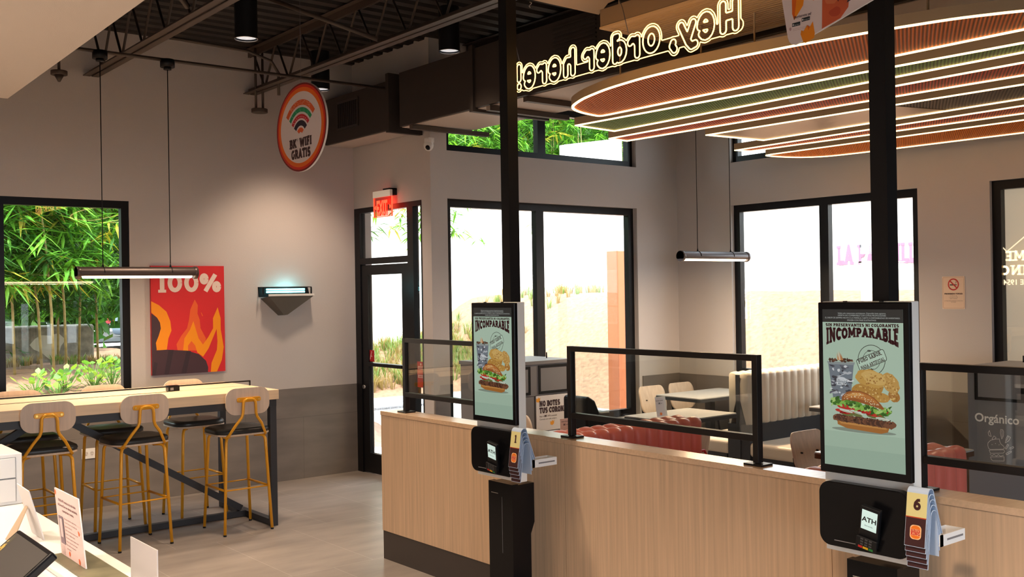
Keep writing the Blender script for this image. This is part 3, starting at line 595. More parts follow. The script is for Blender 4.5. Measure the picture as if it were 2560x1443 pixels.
def make_stool():
    r = thing('bar_stool', '', 'bar stool', (0, 0, 0), 'mustard framed bar stools')
    sh = rrect(-.215, -.20, .215, .205, .12, 7)
    mb = MB(); mb.prism(sh, .738, .752); part('seat_shell', mb, PLY, r, .004)
    mb = MB(); rings = []; n = len(sh)
    for dz, k in ((.752, .97), (.768, 1.0), (.784, .97), (.792, .86), (.795, .6)): rings.append([(x*k, y*k, dz - .008*(1 if abs(k-.6) < .01 else 0)) for x, y in sh])
    fs = [(i*n+k, i*n+(k+1) % n, (i+1)*n+(k+1) % n, (i+1)*n+k) for i in range(len(rings)-1) for k in range(n)]+[tuple(4*n+k for k in range(n))]
    mb.add([v for q in rings for v in q], fs, True); part('seat_cushion', mb, VINYL, r)
    for sx in (-1, 1):
        for sy in (-1, 1):
            part('leg', MB().tube([(sx*.10, sy*.10, .726), (sx*.135, sy*.145, .727), (sx*.150, sy*.158, .718), (sx*.158, sy*.165, .695), (sx*.19, sy*.195, .006)], .0115, 10), YEL, r)
            part('foot_cap', MB().cyl((sx*.19, sy*.195, 0), .012, .012, 10), BLACKP, r)
        part('footrest', MB().tube([(sx*.175, -.181, .335), (sx*.175, .181, .335)], .009, 8), YEL, r)
    for sy in (-1, 1): part('footrest', MB().tube([(-.175, sy*.181, .335), (.175, sy*.181, .335)], .0055, 8), YEL, r)
    part('seat_frame', MB().box(-.14, -.13, .727, .14, -.105, .737).box(-.14, .105, .727, .14, .13, .737), YEL, r)
    # back frame: one tube up both sides into a narrow loop
    path = [(-.165, -.12, .735), (-.16, -.16, .733), (-.148, -.19, .745), (-.10, -.225, .83), (-.062, -.235, .88), (-.052, -.238, .91), (-.05, -.24, .97), (-.047, -.24, .995), (-.035, -.24, 1.01), (-.018, -.24, 1.016)]
    path += [(-x, y, z) for x, y, z in reversed(path)]
    part('back_frame', MB().tube(path, .0105, 10), YEL, r)
    # curved plywood backrest
    o = rrect(-.175, -.10, .175, .10, .075, 7); cz = 1.0; vs = []; n = len(o)
    cv = lambda x: -.222-.0+.35*x*x
    mb = MB()
    gx = 14; gz = 18; grid = {}
    def inside(u, v):   # map square to rounded rect by shrinking rows near the ends
        z = v*.10; e = max(0, abs(z)-.025)/.075; half = .175-.075*(1-math.sqrt(max(0, 1-e*e)))
        return u*half, z
    for side, dy in ((0, 0), (1, .012)):
        for i in range(gx+1):
            for j in range(gz+1):
                x, z = inside(-1+2*i/gx, math.sin((-1+2*j/gz)*PI/2)); vs.append((x, cv(x)+dy, cz+z))
    q = (gx+1)*(gz+1); fs = []
    for i in range(gx):
        for j in range(gz):
            a, b, c, d_ = i*(gz+1)+j, (i+1)*(gz+1)+j, (i+1)*(gz+1)+j+1, i*(gz+1)+j+1
            fs += [(a, b, c, d_), (q+d_, q+c, q+b, q+a)]
    bd = [i*(gz+1) for i in range(gx+1)]+[gx*(gz+1)+j for j in range(1, gz+1)]+[i*(gz+1)+gz for i in range(gx-1, -1, -1)]+[j for j in range(gz-1, 0, -1)]
    fs += [(bd[k], bd[(k+1) % len(bd)], q+bd[(k+1) % len(bd)], q+bd[k]) for k in range(len(bd))]
    mb.add(vs, fs); bo = part('backrest', mb, PLY, r)
    br = part('bracket', MB().prism(rrect(-.095, .995, .095, 1.03, .014, 4), -.234, -.2215, 'y'), YEL, r, .002)
    for sx in (-1, 1): part('bolt', MB().cyl((sx*.078, -.239, 1.0125), .008, .006, 12, 'y'), BRASS, br)
    return r
stool = make_stool()
spots = [((3.305, 7.51), 0, 'bar stool at the right end of the near side of the bar table'),
         ((2.54, 7.57), 3, 'middle bar stool on the near side of the bar table'),
         ((1.905, 7.56), -2, 'leftmost bar stool on the near side of the bar table'),
         ((3.25, 8.23), 181, 'bar stool on the far side of the bar table, nearest the red flame poster'),
         ((2.59, 8.235), 179, 'bar stool on the far side of the bar table, under the window edge'),
         ((1.96, 8.235), 180, 'leftmost bar stool on the far side of the bar table')]
for i, ((x, y), a, lb) in enumerate(spots):
    o = stool if i == 0 else copy_tree(stool)
    o.location = (x, y, 0); o.rotation_euler.z = math.radians(a); o['label'] = lb

# ================================================================ PARTITION AND GLASS SCREENS
pt = thing('low_partition', 'long low light wood partition with a dark kick plate across the middle', 'partition', (3.72, 3.5, 0))
xs = [(5.985, 4.12), (4.117, 2.475), (2.472, .9)]
for k, (a, b) in enumerate(xs):
    part('wood_panel', MB().box(3.668, a, .192, 3.81, b, .972), OAK, pt)
    part('cap_board', MB().box(3.664, a+.003, .973, 3.812, b+.001, 1.0), OAK_TOP, pt, .0015)
part('kick_plate', MB().box(3.672, 5.981, .0, 3.806, .9, .191), KICK, pt)
def screen(y0, y1, label, x=3.745):
    r = thing('glass_screen', label, 'glass screen', (x, y1, 1.0), 'black framed glass screens on the partition')
    a, b = x-.018, x+.018
    part('frame', MB().box(a, y0-.03, 1.01, b, y0, 1.495).box(a, y1, 1.01, b, y1+.03, 1.495).box(a, y1+.03, 1.467, b, y0-.03, 1.495).box(a, y1+.03, 1.105, b, y0-.03, 1.135), GUN, r, .002)
    part('pane', MB().box(x-.003, y1+.03, 1.135, x+.003, y0-.03, 1.467), GLASS2, r)
    for y in (y0-.015, y1+.015): part('base_plate', MB().box(x-.04, y-.05, 1.0005, x+.04, y+.05, 1.009), GUN, r)
screen(5.80, 4.66, 'black framed glass screen behind the left kiosk, at the end of the partition')
screen(4.155, 2.885, 'black framed glass screen at the middle of the partition, before the red bench')
screen(2.13, .95, 'black framed glass screen at right, in front of the Orgánico cabinet')

# ================================================================ ORDER KIOSKS
BR = sr(62, 30, 32); BK = sr(30, 14, 14); MINT = sr(196, 222, 200); BAND = sr(52, 52, 50)
def screen_art(W, H):
    a = Art(); X = lambda f: f*W; Y = lambda f: H*(1-f)
    a.rect(0, 0, W, H, sr(187, 212, 190), 0)
    a.rect(0, 0, W, Y(.78), sr(176, 202, 180), .5)
    a.rect(0, 0, W, Y(.88), sr(166, 193, 172), .6)
    a.rect(0, Y(.082), W, H, BAND, 1)
    for t, y, s in (('Válido solo restaurantes participantes. Disponible hasta agotarse.', .024, .0075), ('OFERTA NO COMBINABLE CON OTRAS PROMOCIONES', .038, .0078), ('EL SABOR DE SIEMPRE HECHO A LA PARRILLA. SUJETO A DISPONIBILIDAD DE INVENTARIO.', .053, .0075), ('IMAGEN CON FINES ILUSTRATIVOS', .068, .0075)):
        a.text(t, X(.5), Y(y)-.003, s, sr(200, 205, 200), 2, align='c')
    a.slab('SIN PRESERVANTES NI COLORANTES', X(.04), Y(.109), H*.019, BR, 2, width=X(.91), T=.31)
    def bend(u, v):   # u 0..1 along the word, v 0..1 height: flat top, arched foot
        top = Y(.117); bot = Y(.174+.056*(2*u-1)**2); return X(.045+.905*u), bot+(top-bot)*v
    a.slab('INCOMPARABLE', 0, 0, 1, BR, 2, T=.34, fn=bend)
    # stamp
    for rr, ww in ((.165, .0022), (.105, .0016)):
        a.line([(X(.615)+X(rr)*math.cos(t*PI/16), Y(.315)+X(rr)*math.sin(t*PI/16)) for t in range(32)], ww, sr(50, 45, 40), 1, True)
    c, s = math.cos(math.radians(22)), math.sin(math.radians(22)); cx, cy = X(.615), Y(.315)
    rr_ = [(cx+x*c-y*s, cy+x*s+y*c) for x, y in rrect(-X(.18), -X(.065), X(.18), X(.065), X(.025), 4)]
    a.face(rr_, MINT, 1.5); a.line(rr_, .0022, sr(50, 45, 40), 2, True)
    a.slab('PURO SABOR,', cx-.010*s, cy+.003, .0155, BR, 3, width=X(.31), T=.22, rot=22, align='c').slab('NADA ARTIFICIAL', cx+.018*s, cy-.018, .0125, BR, 3, width=X(.31), T=.22, rot=22, align='c')
    for q in (.135, -.135):
        ox, oy = X(.6)+(-.004 if q > 0 else .004), cy+X(q)*.75
        a.face([(ox-.006, oy-.003), (ox+.006, oy-.003), (ox+.008, oy+.004), (ox+.003, oy), (ox, oy+.005), (ox-.003, oy), (ox-.008, oy+.004)], sr(50, 45, 40), 3)
    # sundae cup
    a.face([(X(.065), Y(.345)), (X(.395), Y(.345)), (X(.345), Y(.575)), (X(.125), Y(.575))], sr(120, 130, 140), 1)
    a.face([(X(.05), Y(.335)), (X(.41), Y(.335)), (X(.40), Y(.352)), (X(.065), Y(.352))], sr(150, 160, 160), 2)
    R = random.Random(3)
    for i in range(60): a.blob(X(.1)+R.random()*X(.25), Y(.36)-R.random()*H*.2, R.uniform(.004, .015), R.uniform(.002, .006), random.Random(i).choice([sr(225, 228, 230), sr(60, 62, 72), sr(95, 98, 110), sr(190, 195, 200)]), 2+i*.02, R.uniform(-30, 30), .3, 9, i)
    for i in range(26): a.blob(X(.08)+R.random()*X(.3), Y(.333)+R.random()*.010, R.uniform(.003, .008), R.uniform(.003, .006), R.choice([sr(70, 45, 35), sr(95, 60, 45), sr(130, 90, 70)]), 3.3, 0, .3, 8, i+90)
    for i in range(7): a.face([(X(.185+i*.011), Y(.325)), (X(.2+i*.011), Y(.325)), (X(.203+(i-3)*.009), Y(.262+abs(i-3)*.006))], R.choice([sr(235, 205, 170), sr(190, 130, 80), sr(225, 180, 130)]), 3.6)
    a.slab('BURGER', X(.235), Y(.46), H*.016, sr(225, 230, 232), 4, width=X(.13), T=.26, align='c').slab('KING', X(.235), Y(.485), H*.022, sr(225, 230, 232), 4, width=X(.13), T=.26, align='c')
    a.ell(X(.235), Y(.443), X(.055), H*.012, sr(215, 220, 225), 4, 0, 14, 0, 180)
    # nuggets
    for i, (fx, fy, rx, ry, ro) in enumerate(((.60, .54, .24, .035, -4), (.88, .53, .07, .035, -30), (.84, .45, .13, .05, -48), (.56, .50, .2, .045, 5), (.60, .43, .19, .055, -8), (.64, .425, .15, .04, -15))):
        base = [sr(200, 150, 70), sr(180, 125, 60), sr(205, 160, 85), sr(190, 140, 62), sr(208, 162, 80), sr(222, 182, 105)][i]
        a.blob(X(fx), Y(fy), X(rx), H*ry, base, 4+i*.3, ro, .07, 22, i+5)
        for k in range(34):
            t = R.random()*2*PI; q = R.random()**.6*.85; c2, s2 = math.cos(math.radians(ro)), math.sin(math.radians(ro)); dx, dy = X(rx)*q*math.cos(t), H*ry*q*math.sin(t)
            a.blob(X(fx)+dx*c2-dy*s2, Y(fy)+dx*s2+dy*c2, R.uniform(.002, .005), R.uniform(.0015, .004), R.choice([sr(165, 110, 48), sr(225, 185, 110), sr(235, 200, 130), sr(180, 130, 60)]), 4.15+i*.3, R.random()*180, .3, 7, k)
    # burger
    a.ell(X(.5), Y(.762), X(.40), H*.014, sr(140, 155, 140), 6)
    a.face([(X(.17), Y(.70)), (X(.83), Y(.715)), (X(.80), Y(.755)), (X(.72), Y(.768)), (X(.3), Y(.755)), (X(.18), Y(.735))], sr(176, 112, 48), 6.4)
    a.face([(X(.2), Y(.715)), (X(.8), Y(.73)), (X(.78), Y(.74)), (X(.22), Y(.728))], sr(205, 145, 75), 6.5)
    for i in range(30): a.blob(X(.17+.68*i/29), Y(.69+.02*i/29), X(.055), H*.022, R.choice([sr(88, 52, 36), sr(110, 66, 44), sr(72, 42, 30), sr(125, 78, 52)]), 6.8+.01*i, R.uniform(-20, 20), .2, 10, i)
    for i in range(60): a.blob(X(.15+.7*R.random()), Y(.675+.03*R.random()), .0035, .0025, R.choice([sr(140, 90, 62), sr(60, 34, 25), sr(95, 58, 40)]), 7.2, 0, .3, 7, i)
    for fx in (.3, .42, .62, .7): a.blob(X(fx), Y(.665), X(.075), H*.011, sr(110, 118, 60), 7.3, -6, .1, 12, int(fx*100))
    for i in range(12): a.blob(X(.2+.055*i), Y(.645+.012*math.sin(i)), X(.05), H*.010, R.choice([sr(180, 30, 28), sr(205, 45, 38), sr(150, 22, 22)]), 7.5, R.uniform(-15, 10), .1, 12, i)
    for fx, fy, ro in ((.29, .646, -8), (.42, .648, -14), (.74, .676, -6)): a.ell(X(fx), Y(fy), X(.085), H*.008, sr(225, 228, 215), 7.7, ro).ell(X(fx), Y(fy)-.002, X(.07), H*.004, sr(190, 200, 175), 7.75, ro)
    a.blob(X(.3), Y(.618), X(.13), H*.018, sr(200, 35, 32), 7.8, -3, .04, 16, 3).blob(X(.62), Y(.635), X(.13), H*.02, sr(205, 38, 34), 7.8, -4, .04, 16, 4).ell(X(.66), Y(.63), X(.03), H*.004, sr(250, 220, 215), 7.9)
    for i in range(90):
        f_ = R.random(); a.blob(X(.12+.74*f_), Y(.585+.055*f_+R.uniform(-.022, .02)), X(R.uniform(.025, .05)), H*R.uniform(.006, .013), R.choice([sr(90, 150, 45), sr(140, 195, 80), sr(60, 120, 30), sr(175, 215, 120), sr(45, 95, 25)]), 8+i*.006, R.uniform(-60, 60), .35, 10, i)
    bun = [(.235, .585), (.24, .555), (.30, .525), (.38, .512), (.47, .512), (.56, .525), (.65, .552), (.72, .585), (.765, .615), (.74, .618), (.6, .60), (.42, .58), (.3, .575)]
    a.face([(X(x), Y(y)) for x, y in bun], sr(160, 90, 38), 8.8)
    a.face([(X(x), Y(y)) for x, y in ((.26, .565), (.32, .532), (.40, .52), (.48, .521), (.58, .537), (.66, .565), (.7, .588), (.55, .572), (.4, .56))], sr(196, 122, 55), 8.9)
    a.face([(X(x), Y(y)) for x, y in ((.31, .548), (.38, .528), (.46, .527), (.54, .54), (.46, .543), (.38, .545))], sr(226, 165, 90), 9)
    for i in range(60):
        u = R.random(); fx = .27+.44*u; fy = .522+.075*(abs(u-.3)**1.5)*1.6+R.random()*.035
        a.ell(X(fx), Y(fy), .0022, .0015, sr(240, 222, 180), 9.2, R.random()*180, 7)
    return a
def logo(a, cx, cy, s, L=3):
    cr, og, rd = sr(245, 200, 150), sr(236, 120, 20), sr(205, 35, 20)
    a.face([(cx+x*s, cy+y*s) for x, y in rrect(-.5, -.58, .5, .58, .32, 7)], cr, L)
    a.face([(cx+x*s, cy+y*s) for x, y in arc(0, .24, .42, .29, 0, 180, 12)], og, L+.3)
    a.face([(cx+x*s, cy+y*s) for x, y in [(-.42, -.27), (.42, -.27)]+arc(0, -.32, .40, .2, 0, -180, 10)], og, L+.3)
    a.slab('BURGER', cx, cy+.0*s, .22*s, rd, L+.6, width=.82*s, T=.3, align='c').slab('KING', cx, cy-.25*s, .27*s, rd, L+.6, width=.84*s, T=.3, align='c')
    return a
def kiosk(y0, num, label, tent_label, rot=0):
    W, H = .372, .64; x = 3.35; zt = 1.738; y1 = y0-W; z0 = zt-H
    r = thing('order_kiosk', label, 'order kiosk', (3.43, y0-W/2, 0), 'self order kiosks')
    part('white_shell', MB().box(3.374, y0-.004, .80, 3.425, y1+.004, zt+.003), SHELL, r, .003)
    bz = part('screen_housing', MB().box(x, y0, z0, 3.374, y1, zt), BLACKG, r, .004)
    sw, sh = W-.042, H-.056
    sc = part('screen', MB().box(x-.0012, y0-.021, z0+.030, x-.0002, y1+.021, z0+.030+sh), BLACKG, r)
    screen_art(sw, sh).build('screen_picture', faceW(x-.0014, y0-.021, z0+.030), SCREEN, sc, .00012)
    for q in (.3, .7): part('speaker_button', MB().box(3.355, y0-W*q-.006, zt+.0005, 3.366, y0-W*q+.006, zt+.005), BLACKP, r)
    # black payment housing
    ph = part('payment_housing', MB().prism(rrect(y1+.002, .828, y0-.005, 1.068, .045, 8), 3.33, 3.373, 'x'), BLACKG, r, .004)
    ft = Art().text('elo TouchPro', 0, 0, .009, sr(110, 110, 110), 1); 
    ft = Art().text('Touch kiosk', 0, 0, .009, sr(110, 110, 110), 1)
    part('paper_slot', MB().box(3.328, y0-.07, .85, 3.3305, y0-.16, .853), GREY, ph)
    # card terminal on its tilted cradle
    T0 = Matrix.Translation((3.318, y0-.232, .938)) @ Matrix.Rotation(math.radians(15), 4, 'X') @ Matrix.Rotation(math.radians(-14), 4, 'Y') @ Matrix.Rotation(math.radians(8), 4, 'Z')
    mb = MB(); mb.T = T0; mb.box(-.022, -.037, -.085, 0, .037, .075); ct = part('card_terminal', mb, BLACKP, r, .005)
    mb = MB(); mb.T = T0; mb.box(-.034, -.04, -.092, -.0221, .04, -.045); part('keypad_hood', mb, BLACKP, ct, .004)
    mb = MB(); mb.T = T0; mb.box(-.0225, -.029, -.015, -.0215, .029, .064); td = part('terminal_display', mb, mat('terminal_screen', (.3, .4, .38), .3, emit=(.55, .72, .66), es=.8), ct)
    A = Art().text('ATH', 0, 0, .027, sr(15, 20, 25), 1, bold=.03, align='c').text('Bienvenido', 0, -.018, .007, sr(30, 60, 80), 1, align='c')
    A.build('display_text', lambda s, t, l: T0 @ Vector((-.0226-l, -s, .018+t)), SCREEN, td, .0003)
    mb = Art().rect(.028, 0, .012, .009, sr(190, 30, 25), 1).rect(.010, 0, -.010, .009, sr(220, 170, 20), 1).rect(-.012, 0, -.028, .009, sr(30, 120, 50), 1)
    mb.build('keys', lambda s, t, l: T0 @ Vector((-.0343-l, s, -.088+t)), PRINT, ct)
    kk = Art()
    for i in range(3):
        for j in range(3): kk.rect(-.022+i*.016, j*.011, -.011+i*.016, j*.011+.007, sr(70, 70, 72), 1)
    kk.build('number_keys', lambda s, t, l: T0 @ Vector((-.0343-l, s, -.075+t)), PRINT, ct)
    # pedestal
    pd = part('pedestal', MB().box(3.385, y0-.085, 0, 3.425, y0-.29, .775).prism([(3.425, y0-.29), (3.51, y0-.29), (3.51, y0-.085), (3.425, y0-.085)], .0, .50).add(
        [(3.425, y0-.085, .5), (3.425, y0-.29, .5), (3.425, y0-.29, .77), (3.425, y0-.085, .77), (3.51, y0-.085, .5), (3.51, y0-.29, .5), (3.535, y0-.29, .56), (3.535, y0-.085, .56), (3.535, y0-.29, .77), (3.535, y0-.085, .77)],
        [(4, 5, 6, 7), (7, 6, 8, 9), (3, 2, 8, 9), (0, 4, 7, 9, 3), (1, 2, 8, 6, 5)]), BLACKG, r)
    part('door_latch', MB().box(3.383, y0-.11, .713, 3.3845, y0-.17, .717), CHROME, pd)
    part('door_seam', MB().box(3.3845, y0-.2, .40, 3.3852, y0-.202, .70), GREY, pd)
    part('base_foot', MB().box(3.30, y0-.04, 0, 3.60, y0-.335, .012), BLACKP, r)
    # post to the ceiling
    tag(part('ceiling_post', MB().box(3.426, y0-W/2+.002, .80, 3.494, y0-W/2-.065, 4.05), BLACKP), 'square black steel post rising to the ceiling behind the kiosk with the number '+num, 'post', 'black posts behind the kiosks')
    # bracket for the number cards
    yb = y1-.084
    part('card_bracket', MB().box(3.39, y1-.003, .885, 3.405, yb, .925).box(3.39, yb, .885, 3.555, yb+.004, .925).box(3.551, yb+.004, .885, 3.555, yb+.075, .925).box(3.405, yb+.071, .885, 3.551, yb+.075, .925), WHITE, r)
    part('bracket_slot', MB().box(3.43, yb-.001, .902, 3.54, yb-.0002, .909), GREY, r)
    for k in range(5):
        zt_ = 1.093-.019*k; t = thing('number_card', (tent_label if k == 0 else tent_label.replace('outermost', ['', 'second', 'third', 'fourth', 'innermost'][k]).replace('showing', 'under the one showing')), 'table number card', (3.36, y1-.035, zt_-.2), 'folded table number cards on the kiosks')
        s_ = k*.0042; ya, yb2 = y1+.001, y1-.076
        xa, xc = 3.296+s_*1.0, 3.415-s_*1.6
        fx = lambda z: xa+.028*(z-(zt_-.2))/.2
        out = [(fx(zt_-.2), zt_-.2), (fx(zt_-.02), zt_-.02)]+[(xa+.0265+.02+.02*math.cos(PI-PI*q/8), zt_-.02+.02*math.sin(PI*q/8)) for q in range(1, 8)]+[(xa+.0665, zt_-.02), (xc, zt_-.165)]
        off_ = .0022; inn = []
        for q in range(len(out)):
            p0 = Vector(out[max(0, q-1)]); p1 = Vector(out[min(len(out)-1, q+1)]); d_ = (p1-p0).normalized(); inn.append((out[q][0]+d_.y*off_, out[q][1]-d_.x*off_))
        n = len(out); vs = [(px, yy, pz) for yy in (ya, yb2) for px, pz in out+inn]; m2 = 2*n; fs = []
        for q in range(n-1): fs += [(q, q+1, m2+q+1, m2+q), (n+q, n+q+1, m2+n+q+1, m2+n+q), (q, q+1, n+q+1, n+q), (m2+q, m2+q+1, m2+n+q+1, m2+n+q)]
        fs += [(0, n, m2+n, m2), (n-1, 2*n-1, m2+2*n-1, m2+n-1)]
        part('card', MB().add(vs, fs), BLUEW, t)
        wd = ya-yb2; f = Art(); f.rect(.0015, .002, wd-.0015, .1, sr(58, 22, 26), 0)
        if k == 0:
            f.rect(.0005, .1, wd-.0005, .182, sr(222, 214, 150), 0).rect(0, .098, wd, .1015, sr(190, 70, 30), 1).slab(num, wd*.52, .125, .04, sr(62, 24, 26), 2, T=.28, align='c'); logo(f, wd*.52, .05, .042, 1)
        ff = lambda s, t_, l: (fx(zt_-.2+t_)-.0006-l, ya-s, zt_-.2+t_)
        f.build('printed_face', ff, PRINT, t, .0002)
    return r
kiosk(4.510, '1', 'touch screen order kiosk on the left, near the end of the partition', 'folded table card beside the left kiosk, outermost, showing number 1')
kiosk(2.303, '6', 'large touch screen order kiosk in the right foreground', 'folded table card beside the right foreground kiosk, outermost, showing number 6')

# ================================================================ BENCHES
def channel_face(mb, x0, x1, n, yf, zb, zt, lean, side, depth=.055):
    """fluted upholstery along x; side -1 faces -y, +1 faces +y"""
    sub = 6; prof = [(.012, zb), (-.0, zb+.012), (0, zb+(zt-zb)*.5), (lean*.6, zt-.07), (lean*.9+.006, zt-.03), (lean+.022, zt-.008), (lean+.05, zt), (lean+.085, zt-.008), (.12, zt-.03), (.13, zt-.06)]
    cols = []; w_ = (x1-x0)/n
    for i in range(n):
        for k in range(sub+(i == n-1)):
            u = k/sub; b = math.sin(PI*u)**.5 if 0 < u < 1 else 0; cols.append((x0+(i+u)*w_, b))
    vs = []
    for xx, b in cols:
        for j, (dy, z) in enumerate(prof):
            e = (1-b)*.024; up = max(0, min(1, (z-(zt-.05))/.05)); vs.append((xx, yf-side*(-1)*0+(-side)*0+(dy+e*(1-up))*(1 if side < 0 else -1), z-e*up*.7))
    m = len(prof); fs = [(i*m+j, i*m+j+1, (i+1)*m+j+1, (i+1)*m+j) for i in range(len(cols)-1) for j in range(m-1)]
    fs += [tuple(range(m)), tuple((len(cols)-1)*m+j for j in range(m))]
    return mb.add(vs, fs, True)
def double_bench(name, label, x0, x1, y0, y1, zt, n, vinyl, basem, zc=.58, seat=.5, wall_end=False):
    """two benches back to back along x; y0 near face, y1 far face"""
    r = thing(name, label, 'bench', ((x0+x1)/2, (y0+y1)/2, 0), 'double sided upholstered benches'); mid = (y0+y1)/2
    part('backrest', channel_face(MB(), x0, x1, n, y0, zc, zt, 0, -1), vinyl, r)
    part('backrest', channel_face(MB(), x0, x1, n, y1, zc, zt, 0, 1), vinyl, r)
    part('back_board', MB().box(x0-.006, mid-.022, .12, x1+.006, mid+.022, zt-.025), basem, r)
    part('back_base', MB().box(x0, y0+.001, .1, x1, y1-.001, zc+.004), basem, r)
    for s_, yy in ((-1, y0), (1, y1)):
        a, b = (yy-seat, yy+.015) if s_ < 0 else (yy-.015, yy+seat)
        part('seat', MB().box(x0, a, .33, x1, b, .45), vinyl, r, .03, 4)
        part('seat_base', MB().box(x0+.03, a+.05, 0, x1-.03, b-.0, .329), basem, r)
    return r
double_bench('red_bench', 'red fluted double bench behind the middle glass screen', 4.05, 5.2, 4.46, 4.70, .955, 11, REDV, BLACKP)
double_bench('red_bench', 'red fluted double bench partly hidden behind the large right kiosk', 4.05, 5.22, 2.68, 2.91, .955, 11, REDV, BLACKP)
double_bench('cream_bench', 'cream fluted double bench by the right wall window', 7.15, 8.59, 5.62, 5.86, 1.06, 14, CREAM, CHAR, .60)

# ================================================================ DINING TABLES AND CHAIRS
def dtable(x0, x1, y0, y1, label, edge=CHAR, top=TABTOP):
    cx, cy = (x0+x1)/2, (y0+y1)/2; r = thing('dining_table', label, 'table', (cx, cy, 0), 'dining tables')
    part('tabletop', MB().prism(rrect(x0, y0, x1, y1, .02, 3), .731, .74), top, r)
    part('table_edge', MB().prism(rrect(x0-.002, y0-.002, x1+.002, y1+.002, .021, 3), .70, .7305), edge, r)
    part('column', MB().box(cx-.035, cy-.035, .02, cx+.035, cy+.035, .699), CHAR, r)
    part('foot_plate', MB().box(cx-.22, cy-.22, 0, cx+.22, cy+.22, .018), CHAR, r, .004)
dtable(7.53, 8.5, 6.5, 7.08, 'grey topped dining table in the far corner under the hanging lamp')
dtable(7.69, 8.5, 4.75, 5.4, 'white topped dining table in front of the cream bench')
dtable(5.6, 6.4, 3.25, 3.9, 'white topped dining table showing just left of the large kiosk', mat('walnut_edge', (.13, .06, .03), .5))
dtable(4.15, 5.15, 5.25, 5.85, 'dining table behind the first red bench, under the pink card')
def make_chair(metal):
    r = thing('dining_chair', '', 'chair', (0, 0, 0), 'pale ply dining chairs')
    mb = MB(); pts = rrect(-.20, -.20, .20, .2, .07, 5); mb.prism(pts, .435, .448); part('seat', mb, PLY, r, .004)
    gx, gz = 12, 16; vs = []
    for dy in (0, .011):
        for i in range(gx+1):
            for j in range(gz+1):
                v = math.sin((-1+2*j/gz)*PI/2); e = max(0, abs(v)-.35)/.65; half = .19-(.055 if v > 0 else .08)*(1-math.sqrt(max(0, 1-e*e)))
                x = (-1+2*i/gx)*half; vs.append((x, -.215-.03*v+.45*x*x+dy, .665+v*.135))
    q = (gx+1)*(gz+1); fs = []
    for i in range(gx):
        for j in range(gz):
            a, b, c, d_ = i*(gz+1)+j, (i+1)*(gz+1)+j, (i+1)*(gz+1)+j+1, i*(gz+1)+j+1; fs += [(a, b, c, d_), (q+d_, q+c, q+b, q+a)]
    bd = [i*(gz+1) for i in range(gx+1)]+[gx*(gz+1)+j for j in range(1, gz+1)]+[i*(gz+1)+gz for i in range(gx-1, -1, -1)]+[j for j in range(gz-1, 0, -1)]
    fs += [(bd[k], bd[(k+1) % len(bd)], q+bd[(k+1) % len(bd)], q+bd[k]) for k in range(len(bd))]
    bk = part('backrest', MB().add(vs, fs, True), PLY, r)
    for sx in (-1, 1): part('bolt', MB().cyl((sx*.09, -.205, .66), .006, .02, 8, 'y'), BLACKP, bk)
    for sx in (-1, 1):
        part('leg', MB().tube([(sx*.15, .12, .43), (sx*.165, .15, .42), (sx*.20, .2, .0)], .010, 8), metal, r)
        part('leg', MB().tube([(sx*.15, -.12, .43), (sx*.165, -.15, .42), (sx*.20, -.23, .0)], .010, 8), metal, r)
    part('back_frame', MB().tube([(-.13, -.12, .43), (-.125, -.2, .45), (-.12, -.235, .62), (-.10, -.235, .655), (.10, -.235, .655), (.12, -.235, .62), (.125, -.2, .45), (.13, -.12, .43)], .010, 8), metal, r)
    return r
ch = make_chair(BLACKM); chr_ = make_chair(REDM)
for i, (x, y, a, lb) in enumerate([(7.72, 7.10, 180, 'pale ply chair at the left of the far corner table'), (8.20, 7.13, 180, 'pale ply chair at the right of the far corner table'),
                                 (6.02, 4.03, 180, 'pale ply chair left of the large kiosk, behind a white table'), (5.2, 6.1, 200, 'pale ply chair behind the first red bench, only its top edge showing')]):
    o = ch if i == 0 else copy_tree(ch); o.location = (x, y, 0); o.rotation_euler.z = math.radians(a); o['label'] = lb
chr_.location = (5.48, 5.02, 0); chr_['label'] = 'pale ply chair with a bright red steel frame beside the red bench'; chr_['group'] = 'pale ply dining chairs'
# black high chair
hc = thing('high_chair', 'black plastic high chair behind the middle glass screen near the window', 'high chair', (5.76, 6.2, 0))
part('seat_shell', MB().prism([(5.63, .66), (5.90, .66), (5.90, .80), (5.78, .80), (5.73, .90), (5.66, .94), (5.63, .92)], 6.05, 6.33, 'y'), BLACKP, hc, .015, 3)
for sx in (-1, 1):
    for sy in (-1, 1): part('leg', MB().tube([(5.76+sx*.1, 6.19+sy*.11, .66), (5.76+sx*.19, 6.19+sy*.2, 0)], .016, 8), BLACKP, hc)

